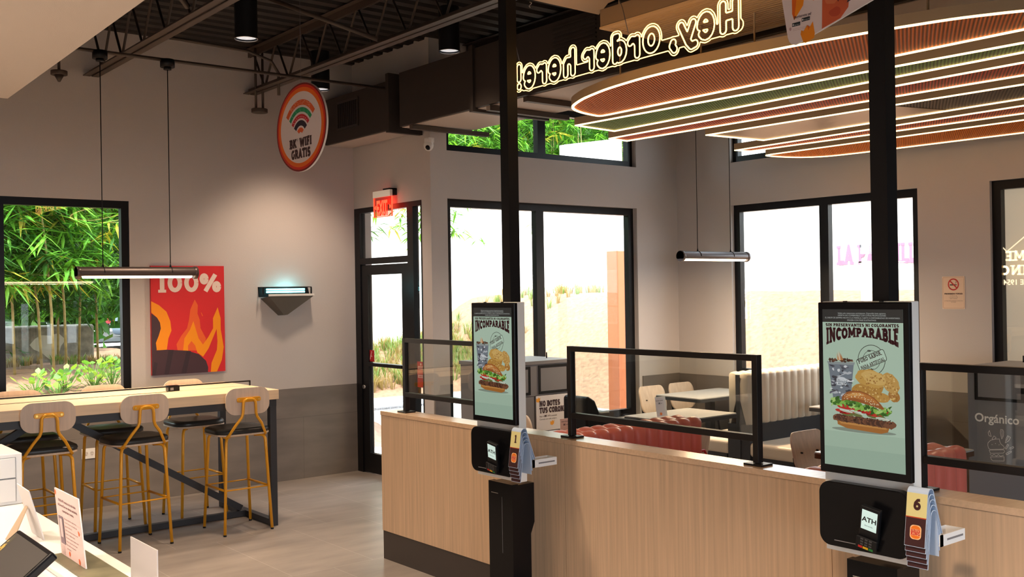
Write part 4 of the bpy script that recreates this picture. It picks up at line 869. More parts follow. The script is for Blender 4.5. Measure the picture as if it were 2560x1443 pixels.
# ================================================================ WASTE CABINETS
INKD = sr(55, 30, 36)
def waste(name, label, x0, x1, y0, y1, H, face, flaps, posts):
    r = thing(name, label, 'waste cabinet', ((x0+x1)/2, (y0+y1)/2, 0), 'grey waste cabinets')
    part('body', MB().box(x0, y0, .08, x1, y1, H-.03), GREY, r, .003); part('plinth', MB().box(x0+.03, y0+.03, 0, x1-.03, y1-.03, .08), BLACKP, r)
    part('top_board', MB().box(x0-.01, y0-.01, H-.03, x1+.01, y1+.01, H), GREY, r, .002)
    for (a, b, c, d_) in flaps:
        if face == 'S':
            fr = part('flap_frame', MB().box(a, y0-.006, c, b, y0-.0005, c+.022).box(a, y0-.006, d_-.022, b, y0-.0005, d_).box(a, y0-.006, c+.022, a+.022, y0-.0005, d_-.022).box(b-.022, y0-.006, c+.022, b, y0-.0005, d_-.022), BLACKP, r)
            part('flap', MB().box(a+.024, y0-.004, c+.024, b-.024, y0-.001, d_-.024), GREY, fr)
        else:
            fr = part('flap_frame', MB().box(x0-.006, a, c, x0-.0005, b, c+.022).box(x0-.006, a, d_-.022, x0-.0005, b, d_).box(x0-.006, a, c+.022, x0-.0005, a+.022, d_-.022).box(x0-.006, b-.022, c+.022, x0-.0005, b, d_-.022), BLACKP, r)
            part('flap', MB().box(x0-.004, a+.024, c+.024, x0-.001, b-.024, d_-.024), GREY, fr)
    for px, py in posts: part('tray_post', MB().cyl((px, py, H), .006, .05, 8), BLACKP, r)
    return r
wc = waste('waste_cabinet', 'grey waste cabinet carrying the NO BOTES TUS CORONAS poster', 5.25, 6.04, 6.67, 7.24, 1.2, 'S', [(5.655, 6.0, .915, 1.16), (5.29, 5.565, .915, 1.155)], [(5.62, 7.0), (5.95, 6.9), (5.3, 7.1), (5.3, 6.9)])
part('door_seam', MB().box(5.607, 6.6685, .1, 5.611, 6.6697, .9).box(5.26, 6.6685, .9, 6.03, 6.6697, .903), BLACKP, wc)
wo = waste('waste_cabinet', 'dark waste cabinet marked Orgánico behind the right glass screen', 7.3, 7.95, 2.2, 3.755, 1.2, 'W', [(3.345, 3.70, .955, 1.18), (2.5, 2.86, .955, 1.18)], [(7.95-.1, 3.6), (7.5, 3.35)])
A = Art().text('Orgánico', 0, .0, .085, sr(255, 250, 244), 1, bold=.022, align='c')
LI = sr(245, 238, 234)
def LN(p, c=False, w_=.0035): A.line([(x*.001, -y*.001) for x, y in p], w_, LI, 1, c)
LN([(-60, 190), (-66, 170), (-64, 150), (-45, 130), (-10, 118), (18, 114), (22, 135), (30, 150), (48, 162), (54, 172), (45, 184), (-50, 196)], True)
LN([(-56, 202), (50, 188), (55, 200), (45, 212), (-48, 224)], True); LN([(-52, 232), (-35, 240), (-22, 228), (-5, 240), (10, 226), (25, 238), (48, 226)])
LN([(-48, 250), (50, 238), (50, 268), (-30, 276), (-42, 268)], True)
LN([(-52, 60), (-62, 78), (-56, 98), (-40, 102)], True); LN([(-20, 96), (-35, 120), (-20, 122), (-4, 108)], True)
LN([(30, 45), (26, 70), (36, 112), (48, 90), (50, 60), (44, 46)], True); LN([(38, 52), (40, 96)]); LN([(78, 85), (66, 110), (60, 138), (85, 120), (98, 95)], True); LN([(84, 92), (68, 122)])
LN([(76, 146), (84, 150), (66, 182), (58, 178)], True); LN([(92, 170), (116, 158), (120, 166), (96, 180)], True); LN([(64, 212), (100, 190), (104, 198), (68, 222)], True)
for q in ((-35, 160), (-10, 150), (16, 156)): A.ell(q[0]*.001, -q[1]*.001, .003, .003, LI, 1, n=8)
A.build('printed_marking', faceW(7.299, 3.545, .80), PRINT, wo)
# posters
def sheet(name, label, cat, W, H, a, mp, th=.003, group=None, back=WPAPER, loc=None):
    """thin board of real thickness with its printed face"""
    base = Vector(mp(W/2, 0, 0)); r = thing(name, label, cat, tuple(base), group)
    c = [Vector(mp(s, t, l)) for l in (-th, 0) for s, t in ((0, 0), (W, 0), (W, H), (0, H))]
    part('board', MB().add(c, [(3, 2, 1, 0), (4, 5, 6, 7), (0, 1, 5, 4), (1, 2, 6, 5), (2, 3, 7, 6), (3, 0, 4, 7)]), back, r)
    a.build('print', lambda s, t, l: mp(s, t, l+.0003), PRINT, r, .0002); return r
A = Art(); W, H = .41, .30; A.rect(0, 0, W, H, sr(226, 224, 226), 0)
A.slab('NO BOTES', .035, .208, .048, INKD, 2, width=.235, T=.35).slab('TUS CORONAS', .035, .15, .048, INKD, 2, width=.34, T=.35)
A.text('Baja el', .035, .118, .018, INKD, 2).slab('BK', .09, .117, .016, INKD, 2, T=.28).text('APP y acumula', .125, .118, .018, INKD, 2).text('Coronas con cada compra.', .035, .093, .018, INKD, 2)
for i, (x, y) in enumerate(((.02, .265), (.375, .26), (.175, .06))):
    A.face([(x-.018, y-.014), (x+.004, y-.02), (x+.022, y-.008), (x+.026, y+.024), (x+.012, y+.012), (x+.004, y+.026), (x-.006, y+.010), (x-.02, y+.016)], sr(240, 165, 45), 1)
sheet('crown_poster', 'white poster reading NO BOTES TUS CORONAS on the grey cabinet', 'poster', W, H, A, faceS(5.622, 6.665, .60))
A = Art(); A.rect(0, 0, .10, .12, sr(235, 205, 200), 0).text('GANA CORONAS', .05, .095, .010, INKD, 1, bold=.02, align='c').slab('BK', .04, .07, .012, INKD, 1, T=.28, align='c').text('APP', .055, .07, .013, INKD, 1)
sheet('table_tent_card', 'small pale pink card standing behind the partition below the crown poster', 'table card', .10, .12, A, faceS(4.95, 5.6, .741), loc=None)
A = Art(); A.rect(0, 0, .1, .15, sr(228, 222, 232), 0).text('ESCANEA Y ORDENA', .05, .125, .009, INKD, 1, bold=.02, align='c').slab('BK', .045, .10, .012, INKD, 1, T=.28, align='c').text('APP', .06, .10, .012, INKD, 1).ell(.05, .02, .015, .012, sr(236, 130, 60), 1)
dtable(6.1, 6.9, 5.55, 6.1, 'small dining table in the middle of the room carrying a white card')
tc_ = sheet('table_tent_card', 'white folded card standing on a table above the red bench', 'table card', .125, .16, A, lambda s, t, l: (6.24+s, 5.85-l+t*.15, .7405+t), .002)

# ================================================================ NEON LETTERING
import numpy as np
NG = {
 'H': (1.15, [[(.15, 0), (.15, 1)], [(.75, 0), (.75, 1)], [(.15, .5), (.75, .5)]]),
 'e': (.98, [[(.17, .36), (.73, .40)]+arc(.45, .38, .29, .42, 6, 318, 14)]),
 'y': (.95, [[(.1, .66), (.36, .08)], [(.72, .66), (.36, -.08), (.2, -.26), (.02, -.22)]]),
 ',': (.5, [[(.2, .06), (.26, -.06), (.14, -.22)]]),
 ' ': (.42, []),
 'O': (1.1, [arc(.46, .46, .33, .42, 0, 360, 20)]),
 'r': (.80, [[(.16, 0), (.16, .7)], [(.16, .48), (.3, .66), (.46, .70), (.56, .60)]]),
 'd': (.95, [arc(.38, .35, .26, .35, 0, 360, 14), [(.66, 0), (.66, 1.02), (.5, 1.02)]]),
 'h': (.95, [[(.16, 0), (.16, 1.02)], [(.16, .42), (.32, .6), (.52, .62), (.64, .46), (.64, 0)]]),
 '!': (.5, [[(.22, 1.0), (.22, .42)], [(.22, .04), (.22, .05)]]),
}
def contours(D, r, x0, y0, h):
    segs = {}; ny, nx = D.shape; F = D-r
    def P(i, j, k):     # crossing on cell edge k
        a, b = {0: ((i, j), (i+1, j)), 1: ((i+1, j), (i+1, j+1)), 2: ((i, j+1), (i+1, j+1)), 3: ((i, j), (i, j+1))}[k]
        fa, fb = F[a[1], a[0]], F[b[1], b[0]]; t = fa/(fa-fb); key = (a, b)
        return key, (x0+(a[0]+(b[0]-a[0])*t)*h, y0+(a[1]+(b[1]-a[1])*t)*h)
    adj = {}; pos = {}
    T = {1: [(3, 0)], 2: [(0, 1)], 3: [(3, 1)], 4: [(1, 2)], 5: [(3, 0), (1, 2)], 6: [(0, 2)], 7: [(3, 2)], 8: [(2, 3)], 9: [(2, 0)], 10: [(0, 1), (2, 3)], 11: [(2, 1)], 12: [(1, 3)], 13: [(1, 0)], 14: [(0, 3)]}
    ins = F < 0; code = ins[:-1, :-1]*1+ins[:-1, 1:]*2+ins[1:, 1:]*4+ins[1:, :-1]*8
    for j, i in zip(*np.nonzero((code > 0) & (code < 15))):
        for ka, kb in T[int(code[j, i])]:
            a, pa = P(i, j, ka); b, pb = P(i, j, kb); pos[a] = pa; pos[b] = pb; adj.setdefault(a, []).append(b); adj.setdefault(b, []).append(a)
    out = []; seen = set()
    for s in adj:
        if s in seen: continue
        loop = [s]; seen.add(s); c = s
        while True:
            n = [q for q in adj[c] if q not in seen]
            if not n: break
            c = n[0]; seen.add(c); loop.append(c)
        if len(loop) > 8:
            p = np.array([pos[q] for q in loop])
            for _ in range(2): p = (np.roll(p, 1, 0)+2*p+np.roll(p, -1, 0))/4
            out.append(p[::2])
    return out
def field(strokes, X, Y):
    D = np.full(X.shape, 9.0)
    for st in strokes:
        for (ax, ay), (bx, by) in zip(st, st[1:]):
            dx, dy = bx-ax, by-ay; L2 = dx*dx+dy*dy or 1e-9; t = np.clip(((X-ax)*dx+(Y-ay)*dy)/L2, 0, 1); D = np.minimum(D, np.hypot(X-ax-t*dx, Y-ay-t*dy))
    return D
ns = thing('neon_sign', 'yellow neon lettering reading Hey, order here! hanging at top, seen from behind', 'neon sign', (3.8, 3.8, 2.95))
txt = 'Hey, order here!'.replace('o', 'O'); tot = sum(NG[c][0] for c in txt)-.3; uh = .118; ux = 1.60/tot
hh = .0025; cx = .045; allst = []
nmap = lambda p: [(3.8, 2.965+q[0], 3.008+q[1]-.014*q[0]) for q in p]
for c in txt:
    wd, st = NG[c]; st = [[(cx+px*ux, py*uh) for px, py in q] for q in st]; allst += st
    if st:
        xs_ = np.arange(cx-.04, cx+wd*ux+.03, hh); ys_ = np.arange(-.06, .16, hh); X, Y = np.meshgrid(xs_, ys_); mb = MB()
        for p in contours(field(st, X, Y), .0180, xs_[0], ys_[0], hh): mb.tube(nmap(p), .0037, 6, True)
        part('letter_tube', mb, NEON, ns)
    cx += wd*ux
xs_ = np.arange(-.01, 1.72, hh); ys_ = np.arange(-.08, .18, hh); X, Y = np.meshgrid(xs_, ys_); mb = MB()
for p in contours(field(allst+[[(.05, .005), (1.6, .005)]], X, Y), .0305, xs_[0], ys_[0], hh):
    if len(p) > 60: mb.tube(nmap(p), .0027, 6, True)
part('outline_tube', mb, NEON, ns)
for yy, zz, y2 in ((4.60, 3.14, 4.69), (3.72, 3.14, 3.80)):
    part('chain', MB().tube([(3.8, yy, zz-.02), (3.8, yy+(y2-yy)*.5, zz+.12), (3.8, y2, 3.34), (3.8, y2+.05, 4.1)], .0022, 5), GREYD, ns)
part('hook', MB().tube([(3.8, 4.50+.012*math.sin(a), 3.43+.0045*a) for a in [k*.4 for k in range(18)]], .002, 5), CHROME, ns)

# ================================================================ HANGING SIGNS
wf = thing('round_hanging_sign', 'oval hanging sign with red and orange rim reading BK WIFI GRATIS', 'hanging sign', (3.0, 5.79, 2.842))
el = lambda rx, rz, n=64: [(5.79-rx*math.cos(2*PI*k/n), 2.842+rz*math.sin(2*PI*k/n)) for k in range(n)]
part('board', MB().prism(el(.332, .276), 3.0, 3.012, 'x', False), WHITE, wf)
A = Art(); A.ell(0, 0, .331, .275, sr(120, 14, 18), 0, n=64).ell(0, 0, .318, .264, sr(214, 40, 20), 1, n=64).ell(0, 0, .300, .248, sr(240, 110, 25), 2, n=64).ell(0, 0, .270, .222, sr(238, 222, 220), 3, n=64)
def band(r0, r1, a0, a1, col, L): A.face(arc(0, -.052, r1*1.08, r1, a0, a1, 16)+arc(0, -.052, r0*1.08, r0, a1, a0, 16), col, L)
band(.190, .224, 38, 142, sr(226, 92, 40), 4); band(.148, .176, 38, 142, sr(30, 150, 95), 4); band(.108, .134, 36, 144, sr(200, 24, 40), 4); band(.062, .096, 34, 146, sr(40, 32, 48), 4); band(.022, .05, 38, 142, sr(226, 92, 40), 4)
R = random.Random(5)
for i in range(46):
    a_ = math.radians(R.uniform(55, 125)); q = R.uniform(.196, .219); A.ell(1.08*q*math.cos(a_), -.052+q*math.sin(a_), .004, .0025, sr(240, 190, 160), 5, R.random()*180, 6)
for a_ in (52, 70, 88, 106, 124): A.line([(1.08*q*math.cos(math.radians(a_+(q-.15)*200)), -.052+q*math.sin(math.radians(a_+(q-.15)*200))) for q in (.148, .175)], .002, sr(150, 210, 180), 5)
for i in range(9): a_ = math.radians(48+i*10.5); A.ell(1.08*.118*math.cos(a_), -.052+.118*math.sin(a_), .006, .003, sr(236, 205, 205), 5, 0, 8)
A.slab('BK', -.150, -.122, .056, sr(66, 36, 38), 5, T=.36, width=.095).text('®', -.052, -.082, .022, sr(66, 36, 38), 5).slab('WIFI', .145, -.122, .056, sr(66, 36, 38), 5, T=.36, align='r', width=.160).slab('GRATIS', 0, -.192, .058, sr(66, 36, 38), 5, T=.36, align='c', width=.255)
A.build('print', lambda s, t, l: (2.9995-l, 5.79-s, 2.842+t), PRINT, wf, .0002)
part('suspension_cable', MB().tube([(3.006, 5.79, 3.117), (3.006, 5.79, 4.1)], .0012, 5), GREYD, wf)
pm = thing('promotional_sign', 'white pointed hanging sign with orange crowns and a hand, cut off at top right', 'hanging sign', (3.0, 2.1, 2.64))
out = [(2.187, 2.804), (2.1655, 2.668), (2.160, 2.652), (2.150, 2.641), (2.138, 2.637), (2.125, 2.639), (2.043, 2.662), (1.839, 2.723), (1.62, 2.80), (1.60, 3.2), (1.75, 3.3), (2.1, 3.3), (2.24, 3.12)]
part('board', MB().prism(out, 3.0, 3.008, 'x'), WPAPER, pm)
A = Art(); O_, O2, SK, SK2 = sr(238, 140, 20), sr(222, 98, 20), sr(196, 88, 52), sr(168, 62, 38)
A.face([(p[0], p[1]) for p in out], sr(236, 218, 216), 0)
A.face([(2.145, 2.80), (2.145, 2.745), (2.137, 2.722), (2.10, 2.765), (2.09, 2.82)], O_, 1).face([(2.145, 2.80), (2.145, 2.745), (2.137, 2.722), (2.125, 2.80)], O2, 2)
A.face([(2.112, 2.668), (2.109, 2.681), (2.1, 2.676), (2.085, 2.694), (2.074, 2.686), (2.062, 2.702), (2.055, 2.66), (2.058, 2.645), (2.092, 2.634), (2.101, 2.638)], O_, 2).face([(2.085, 2.694), (2.074, 2.686), (2.08, 2.675)], O2, 3)
A.face([(2.025, 2.85), (2.024, 2.767), (2.027, 2.669), (1.955, 2.690), (1.925, 2.72), (1.915, 2.80), (1.93, 2.9)], SK, 1).blob(1.975, 2.715, .022, .016, sr(176, 66, 40), 2, 0, .12, 14, 2).blob(1.985, 2.765, .03, .02, sr(206, 112, 72), 2, 0, .12, 14, 3).blob(1.945, 2.775, .014, .03, sr(186, 84, 52), 2, 0, .1, 14, 4).face([(2.0, 2.80), (1.97, 2.76), (1.962, 2.745), (1.95, 2.77), (1.955, 2.82)], sr(110, 18, 30), 3)
A.face([(1.93, 2.735), (1.92, 2.76), (1.85, 2.80), (1.845, 2.77), (1.87, 2.755)], sr(50, 40, 55), 3).face([(2.07, 2.82), (2.06, 2.772), (2.035, 2.775), (2.03, 2.82)], O_, 2)
U = lambda y, z: (-y, z)
B2 = Art(); B2.v = A.v; B2.f = A.f; B2.c = A.c; B2.v = [(-p[0], p[1], p[2]) for p in A.v]; A = B2
A.text('¡Regístrate ya!', -2.139, 2.7265, .0125, sr(60, 30, 40), 3, bold=.02)
for s0, t0, nm in ((-2.145, 2.6995, 'App Store'), (-2.106, 2.7095, 'Google Play')):
    A.face([(s0, t0), (s0+.033, t0), (s0+.033, t0+.0125), (s0, t0+.0125)], sr(35, 40, 45), 3).text(nm, s0+.008, t0+.003, .0055, sr(220, 220, 220), 4).ell(s0+.0045, t0+.006, .0025, .0035, sr(230, 230, 230), 4)
A.text('Consulta términos y condiciones en la aplicación.', -2.142, 2.690, .0033, sr(150, 90, 90), 3).text('Visita nuestra página para más información.', -2.142, 2.685, .0033, sr(150, 90, 90), 3).ell(-2.153, 2.694, .0045, .006, sr(190, 150, 155), 3)
A.build('print', lambda s, t, l: (2.9995-l, -s, t), PRINT, pm, .0002)
part('suspension_cable', MB().tube([(3.004, 1.95, 3.3), (3.004, 1.95, 4.1)], .0012, 5), GREYD, pm)

# ================================================================ LEFT WALL: POSTER, INSECT LAMP, SOCKET
A = Art(); W, H = .681, .974
cv = lambda pts: [((x-1037)/513*W, (1-(y-628)/(757-27*(x-1037)/513))*H) for x, y in pts]
RD, OG, OD, DK, DK2 = sr(212, 38, 44), sr(246, 150, 8), sr(232, 98, 40), sr(66, 42, 52), sr(50, 34, 44)
A.rect(0, 0, W, H, RD, 0)
A.face(cv([(1037, 872), (1090, 900), (1140, 945), (1165, 1010), (1172, 1075), (1150, 1130), (1138, 1210), (1068, 1210), (1065, 1160), (1085, 1110), (1100, 1060), (1095, 1020), (1075, 985), (1037, 950)]), OG, 1)
A.face(cv([(1037, 955), (1075, 985), (1095, 1020), (1100, 1060), (1085, 1110), (1065, 1160), (1070, 1205), (1060, 1240), (1037, 1385)]), DK, 1.5)
A.face(cv([(1212, 1212), (1205, 1170), (1240, 1110), (1280, 1060), (1295, 1000), (1305, 930), (1337, 860), (1358, 900), (1355, 960), (1370, 1000), (1375, 1060), (1412, 1130), (1405, 1180), (1375, 1215)]), OD, 1)
A.face(cv([(1250, 1215), (1260, 1130), (1300, 1070), (1325, 1010), (1345, 1080), (1360, 1130), (1395, 1180), (1350, 1230), (1335, 1180), (1310, 1148), (1285, 1180), (1285, 1218)]), OG, 2)
A.face(cv([(1350, 1228), (1430, 1120), (1465, 1060), (1465, 990), (1500, 915), (1520, 990), (1520, 1070), (1540, 1190), (1525, 1280), (1488, 1362), (1443, 1364), (1450, 1300), (1490, 1210), (1495, 1150), (1490, 1065), (1470, 1110), (1430, 1200), (1390, 1258)]), OG, 2)
A.face(cv([(1037, 1385), (1060, 1212), (1140, 1207), (1280, 1215), (1360, 1240), (1410, 1285), (1425, 1330), (1423, 1365)]), DK, 3)
for q in ([(1150, 1208), (1185, 1209), (1150, 1376), (1118, 1378)], [(1275, 1215), (1305, 1218), (1270, 1370), (1235, 1371)], [(1037, 1385), (1052, 1290), (1075, 1300), (1060, 1383)]): A.face(cv(q), DK2, 4)
A.face(cv([(1378, 950), (1384, 952), (1394, 974), (1388, 978)]), OD, 2)
A.slab('100%', .052, .735, .172, sr(240, 218, 205), 3, width=.60, T=.27)
po = sheet('flame_poster', 'red poster with 100% and orange flames on the left wall', 'poster', W, H, A, faceS(3.215, YL-.032, 1.10), .028, back=mat('poster_edge', (.62, .03, .035), .6))
ib = thing('insect_light_trap', 'grey wedge shaped wall lamp with glowing blue tubes', 'wall lamp', (4.53, YL-.06, 1.6))
yf = YL-.125; yb_ = YL-.001
part('wedge_body', MB().add([(4.30, yf, 1.785), (4.77, yf, 1.785), (4.80, yb_, 1.765), (4.27, yb_, 1.765), (4.46, yf+.02, 1.607), (4.50, yf+.02, 1.607), (4.52, yb_, 1.60), (4.45, yb_, 1.60)],
     [(0, 1, 5, 4), (1, 2, 6, 5), (2, 3, 7, 6), (3, 0, 4, 7), (4, 5, 6, 7), (0, 3, 2, 1)]), mat('trap_body', (.11, .10, .085), .45, .3), ib)
part('front_lip', MB().box(4.295, yf-.004, 1.785, 4.775, yf+.006, 1.806), WHITE, ib, .002)
part('back_plate', MB().prism([(4.25, 1.78), (4.79, 1.78), (4.765, 1.875), (4.245, 1.875)], yb_-.006, yb_, 'y'), BLACKP, ib)
part('top_frame', MB().box(4.25, yf+.03, 1.867, 4.765, yf+.04, 1.875).box(4.25, yf+.03, 1.806, 4.262, yf+.04, 1.867).box(4.755, yf+.03, 1.806, 4.767, yf+.04, 1.867).box(4.25, yf+.04, 1.870, 4.262, yb_, 1.875).box(4.755, yf+.04, 1.870, 4.767, yb_, 1.875), BLACKP, ib)
for z in (1.826, 1.850): part('light_tube', MB().cyl((4.30, yf+.055, z), .0095, .40, 12, 'x'), UVL, ib)
l = bpy.data.lights.new('lamp', 'POINT'); l.energy = 1.2; l.color = (.3, .9, 1); l.shadow_soft_size = .05; o = bpy.data.objects.new('lamp', l); COL.objects.link(o); o.parent = ib; o.location = (0, -.02, .255)
wsk = thing('wall_socket', 'white electrical wall socket on the grey tile under the bar table', 'wall socket', (2.67, YL-.013, .43))
part('cover_plate', MB().box(2.61, YL-.02, .425, 2.73, YL-.0125, .512), WHITE, wsk, .002)
A = Art()
for s in (.03, .078): A.ell(s, .043, .017, .02, sr(215, 210, 205), 1).rect(s-.008, .045, s-.005, .055, sr(70, 60, 55), 2).rect(s+.005, .045, s+.008, .055, sr(70, 60, 55), 2).ell(s, .034, .003, .003, sr(70, 60, 55), 2, n=8)
A.build('outlets', faceS(2.616, YL-.0202, .425), PRINT, wsk)

for i, (x, y) in enumerate([(-.1, 2.2), (-.1, 3.5), (-.1, 4.7), (-1.9, 3.0), (-1.9, 4.5)]):  # unseen lamps added to brighten the counter and, by bounce, the soffit
    rd = thing('added_downlight', 'round downlight added in the bulkhead to brighten the serving counter and soffit, outside the picture', 'ceiling light', (x, y, 2.749), 'added downlights in the bulkhead')
    part('lens', MB().cyl((x, y, 2.742), .085, .006, 24), LENS, rd)
    l = bpy.data.lights.new('lamp', 'SPOT'); l.energy = 165; l.spot_size = math.radians(130); l.spot_blend = .6; l.shadow_soft_size = .08; l.color = (1, .80, .62)
    o = bpy.data.objects.new('lamp', l); COL.objects.link(o); o.parent = rd; o.location = (0, 0, -.03)
# ================================================================ ALCOVE AND RIGHT WALL SIGNS
ex = thing('exit_sign', 'glowing red exit sign mounted above the glass door', 'exit sign', (5.22, 8.43, 2.53))
part('housing', MB().box(5.215, 8.60, 2.722, 5.245, 8.285, 2.785), SHELL, ex, .003)
part('mount', MB().box(5.246, 8.30, 2.735, 5.304, 8.37, 2.80).box(5.215, 8.41, 2.786, 5.304, 8.30, 2.80), BLACKP, ex)
part('plate', MB().box(5.226, 8.597, 2.53, 5.234, 8.272, 2.72), glass_mat('exit_plate', (.9, .45, .4), 1), ex)
part('plate_rim', MB().box(5.224, 8.600, 2.53, 5.236, 8.592, 2.72).box(5.224, 8.277, 2.53, 5.236, 8.269, 2.72).box(5.224, 8.592, 2.53, 5.236, 8.277, 2.535), EXITL, ex)
vs, fs = glyphs('EXIT', .035); w_ = max(v[0] for v in vs); mb = MB()
n = len(vs); P3 = [(5.2225, 8.545-v[0]/w_*.20, 2.552+v[1]*.195) for v in vs]; mb.add(P3, fs); mb.add([(5.2375, p[1], p[2]) for p in P3], fs)
mb.prism([(8.585, 2.625), (8.56, 2.645), (8.56, 2.605)], 5.2225, 5.2375, 'x').prism([(8.285, 2.625), (8.31, 2.605), (8.31, 2.645)], 5.2225, 5.2375, 'x')
part('lit_letters', mb, EXITL, ex)
l = bpy.data.lights.new('lamp', 'POINT'); l.energy = .9; l.color = (1, .08, .04); l.shadow_soft_size = .05; o = bpy.data.objects.new('lamp', l); COL.objects.link(o); o.parent = ex; o.location = (.035, -.02, .1)
A = Art(); A.rect(0, 0, .11, .115, sr(190, 25, 30), 0).line([(.03, .02), (.045, .06), (.055, .085)], .012, sr(235, 200, 195), 1).line([(.045, .06), (.07, .05)], .01, sr(235, 200, 195), 1).ell(.06, .095, .008, .008, sr(235, 200, 195), 1)
sheet('door_sticker', 'small red push sticker on the glass door above the crossbar', 'sticker', .11, .115, A, faceW(XA+.017, 8.90, 1.118), .002)
A = Art(); A.rect(0, 0, .12, .24, sr(196, 30, 38), 0)
for z in (.18, .10): A.rect(.01, z-.012, .11, z+.018, sr(230, 185, 180), 1)
A.ell(.06, .215, .012, .012, sr(235, 200, 195), 1).text('HORARIO', .06, .175, .018, sr(196, 30, 38), 2, bold=.02, align='c').text('ABIERTO', .06, .095, .018, sr(196, 30, 38), 2, bold=.02, align='c')
sheet('hours_sticker', 'red notice with pale lines on the sidelight glass, seen through the left screen', 'sticker', .12, .24, A, faceW(XA+.017, 8.024, .915), .002)
A = Art(); W, H = .205, .285; A.face(rrect(0, 0, W, H, .012, 4), sr(232, 205, 180), 0); A.line(rrect(.008, .008, W-.008, H-.008, .01, 3), .0012, sr(120, 80, 60), 1, True)
A.line([(.103+.045*math.cos(k*PI/16), .215+.047*math.sin(k*PI/16)) for k in range(32)], .011, sr(190, 40, 35), 2, True).rect(.07, .206, .125, .216, sr(60, 45, 45), 1).rect(.128, .206, .134, .216, sr(60, 45, 45), 1).line([(.12, .225), (.13, .235), (.125, .245)], .004, sr(60, 45, 45), 1).line([(.071, .247), (.135, .183)], .011, sr(190, 40, 35), 2)
A.slab('PROHIBIDO FUMAR', W/2, .127, .013, sr(70, 40, 36), 2, width=.165, T=.3, align='c')
for t, y in (('Ley Número 40', .112), ('3 de agosto de 1993', .100), ('según enmendada', .089), ('LEY PARA REGLAMENTAR LA PRÁCTICA', .068), ('DE FUMAR', .057)): A.text(t, W/2, y, .0095, sr(110, 75, 60), 2, align='c')
sheet('no_smoking_sign', 'beige notice with red no smoking symbol reading PROHIBIDO FUMAR', 'sign', W, H, A, faceW(XR-.004, 4.648, 1.58), .003)
# mirrored lettering, glow added in place of a neon reflection; fabric blind behind it
PY = sr(250, 222, 175); dm = mat('neon_reflection_glow', (.95, .82, .58), .6, emit=(1, .80, .52), es=1.1)  # emission added so the lettering stands for a neon sign reflected in the glass
wl = thing('reflected_lettering', 'pale yellow mirrored lettering and zigzag line glowing on the right window in place of a neon reflection', 'reflected lettering', (XR+.068, 3.8, 1.78))
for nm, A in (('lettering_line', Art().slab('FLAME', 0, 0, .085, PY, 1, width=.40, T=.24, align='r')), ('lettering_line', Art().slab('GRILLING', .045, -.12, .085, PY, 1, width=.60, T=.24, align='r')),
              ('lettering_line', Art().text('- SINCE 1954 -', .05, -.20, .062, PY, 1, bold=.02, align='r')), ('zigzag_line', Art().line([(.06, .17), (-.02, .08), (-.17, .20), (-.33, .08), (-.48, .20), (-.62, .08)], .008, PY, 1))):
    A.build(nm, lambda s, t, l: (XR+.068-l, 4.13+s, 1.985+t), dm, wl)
shd = mat('shade_fabric', (.75, .69, .60), .9); nt = shd.node_tree; t_ = nt.nodes.new('ShaderNodeBsdfTranslucent'); t_.inputs[0].default_value = (.62, .56, .48, 1); mx = nt.nodes.new('ShaderNodeMixShader'); mx.inputs[0].default_value = .5
nt.links.new(nt.nodes['Principled BSDF'].outputs[0], mx.inputs[1]); nt.links.new(t_.outputs[0], mx.inputs[2]); nt.links.new(mx.outputs[0], nt.nodes['Material Output'].inputs[0])
rs = thing('window_blind', 'beige fabric shade lowered behind the right window lettering', 'window blind', (XR+.16, 3, 2.6)); part('fabric', MB().box(XR+.155, 1.93, .9, XR+.158, 4.18, 2.62), shd, rs); part('roller', MB().cyl((XR+.157, 1.93, 2.63), .02, 2.25, 12, 'y'), WHITE, rs)
sc_ = thing('security_camera', 'white dome security camera high on the corner by the duct', 'security camera', (5.28, 7.70, 3.1))
part('mount', MB().box(5.24, 7.655, 3.155, 5.30, 7.73, 3.20).cyl((5.265, 7.69, 3.14), .04, .05, 20), WHITE, sc_, .004)
part('dome_body', MB().sphere((5.26, 7.69, 3.13), .045, 20, 12, (1, 1, 1.1)), WHITE, sc_); part('camera_lens', MB().cyl((5.222, 7.655, 3.10), .016, .02, 16, 'x').sphere((5.226, 7.657, 3.108), .02), BLACKG, sc_)

# ================================================================ SERVING COUNTER AT LOWER LEFT
ct = thing('serving_counter', 'white serving counter in the lower left corner', 'counter', (0, 3.5, 0))
part('worktop', MB().box(-1.2, 1.6, .91, 1.082, 5.2, .95), mat('white_worktop', (.80, .78, .77), .3), ct, .003)
part('counter_body', MB().box(-1.15, 1.65, .0, 1.05, 5.15, .909), WHITE, ct)
cb = thing('drawer_cabinet', 'small white drawer cabinet standing at the far end of the serving counter', 'cabinet', (.8, 4.77, .951))
part('cabinet_body', MB().box(.45, 4.6, .951, 1.082, 4.95, 1.160), WHITE, cb, .003)
for x0, x1, z0, z1 in ((.47, 1.055, 1.062, 1.142), (.47, .905, .965, 1.056), (.911, 1.055, .965, 1.056)): part('drawer', MB().box(x0, 4.594, z0, x1, 4.5995, z1), WHITE, cb, .001)
part('drawer_gap', MB().box(.468, 4.5985, 1.057, 1.057, 4.5995, 1.061).box(.906, 4.5985, .963, .910, 4.5995, 1.057).box(1.056, 4.5985, .963, 1.0575, 4.5995, 1.143).box(.468, 4.5985, 1.143, 1.0575, 4.5995, 1.1445), GREY, cb)
c1 = thing('counter_card', 'white counter card seen from behind with its folding strut', 'counter card', (.95, 3.93, .951), 'standing cards on the serving counter')
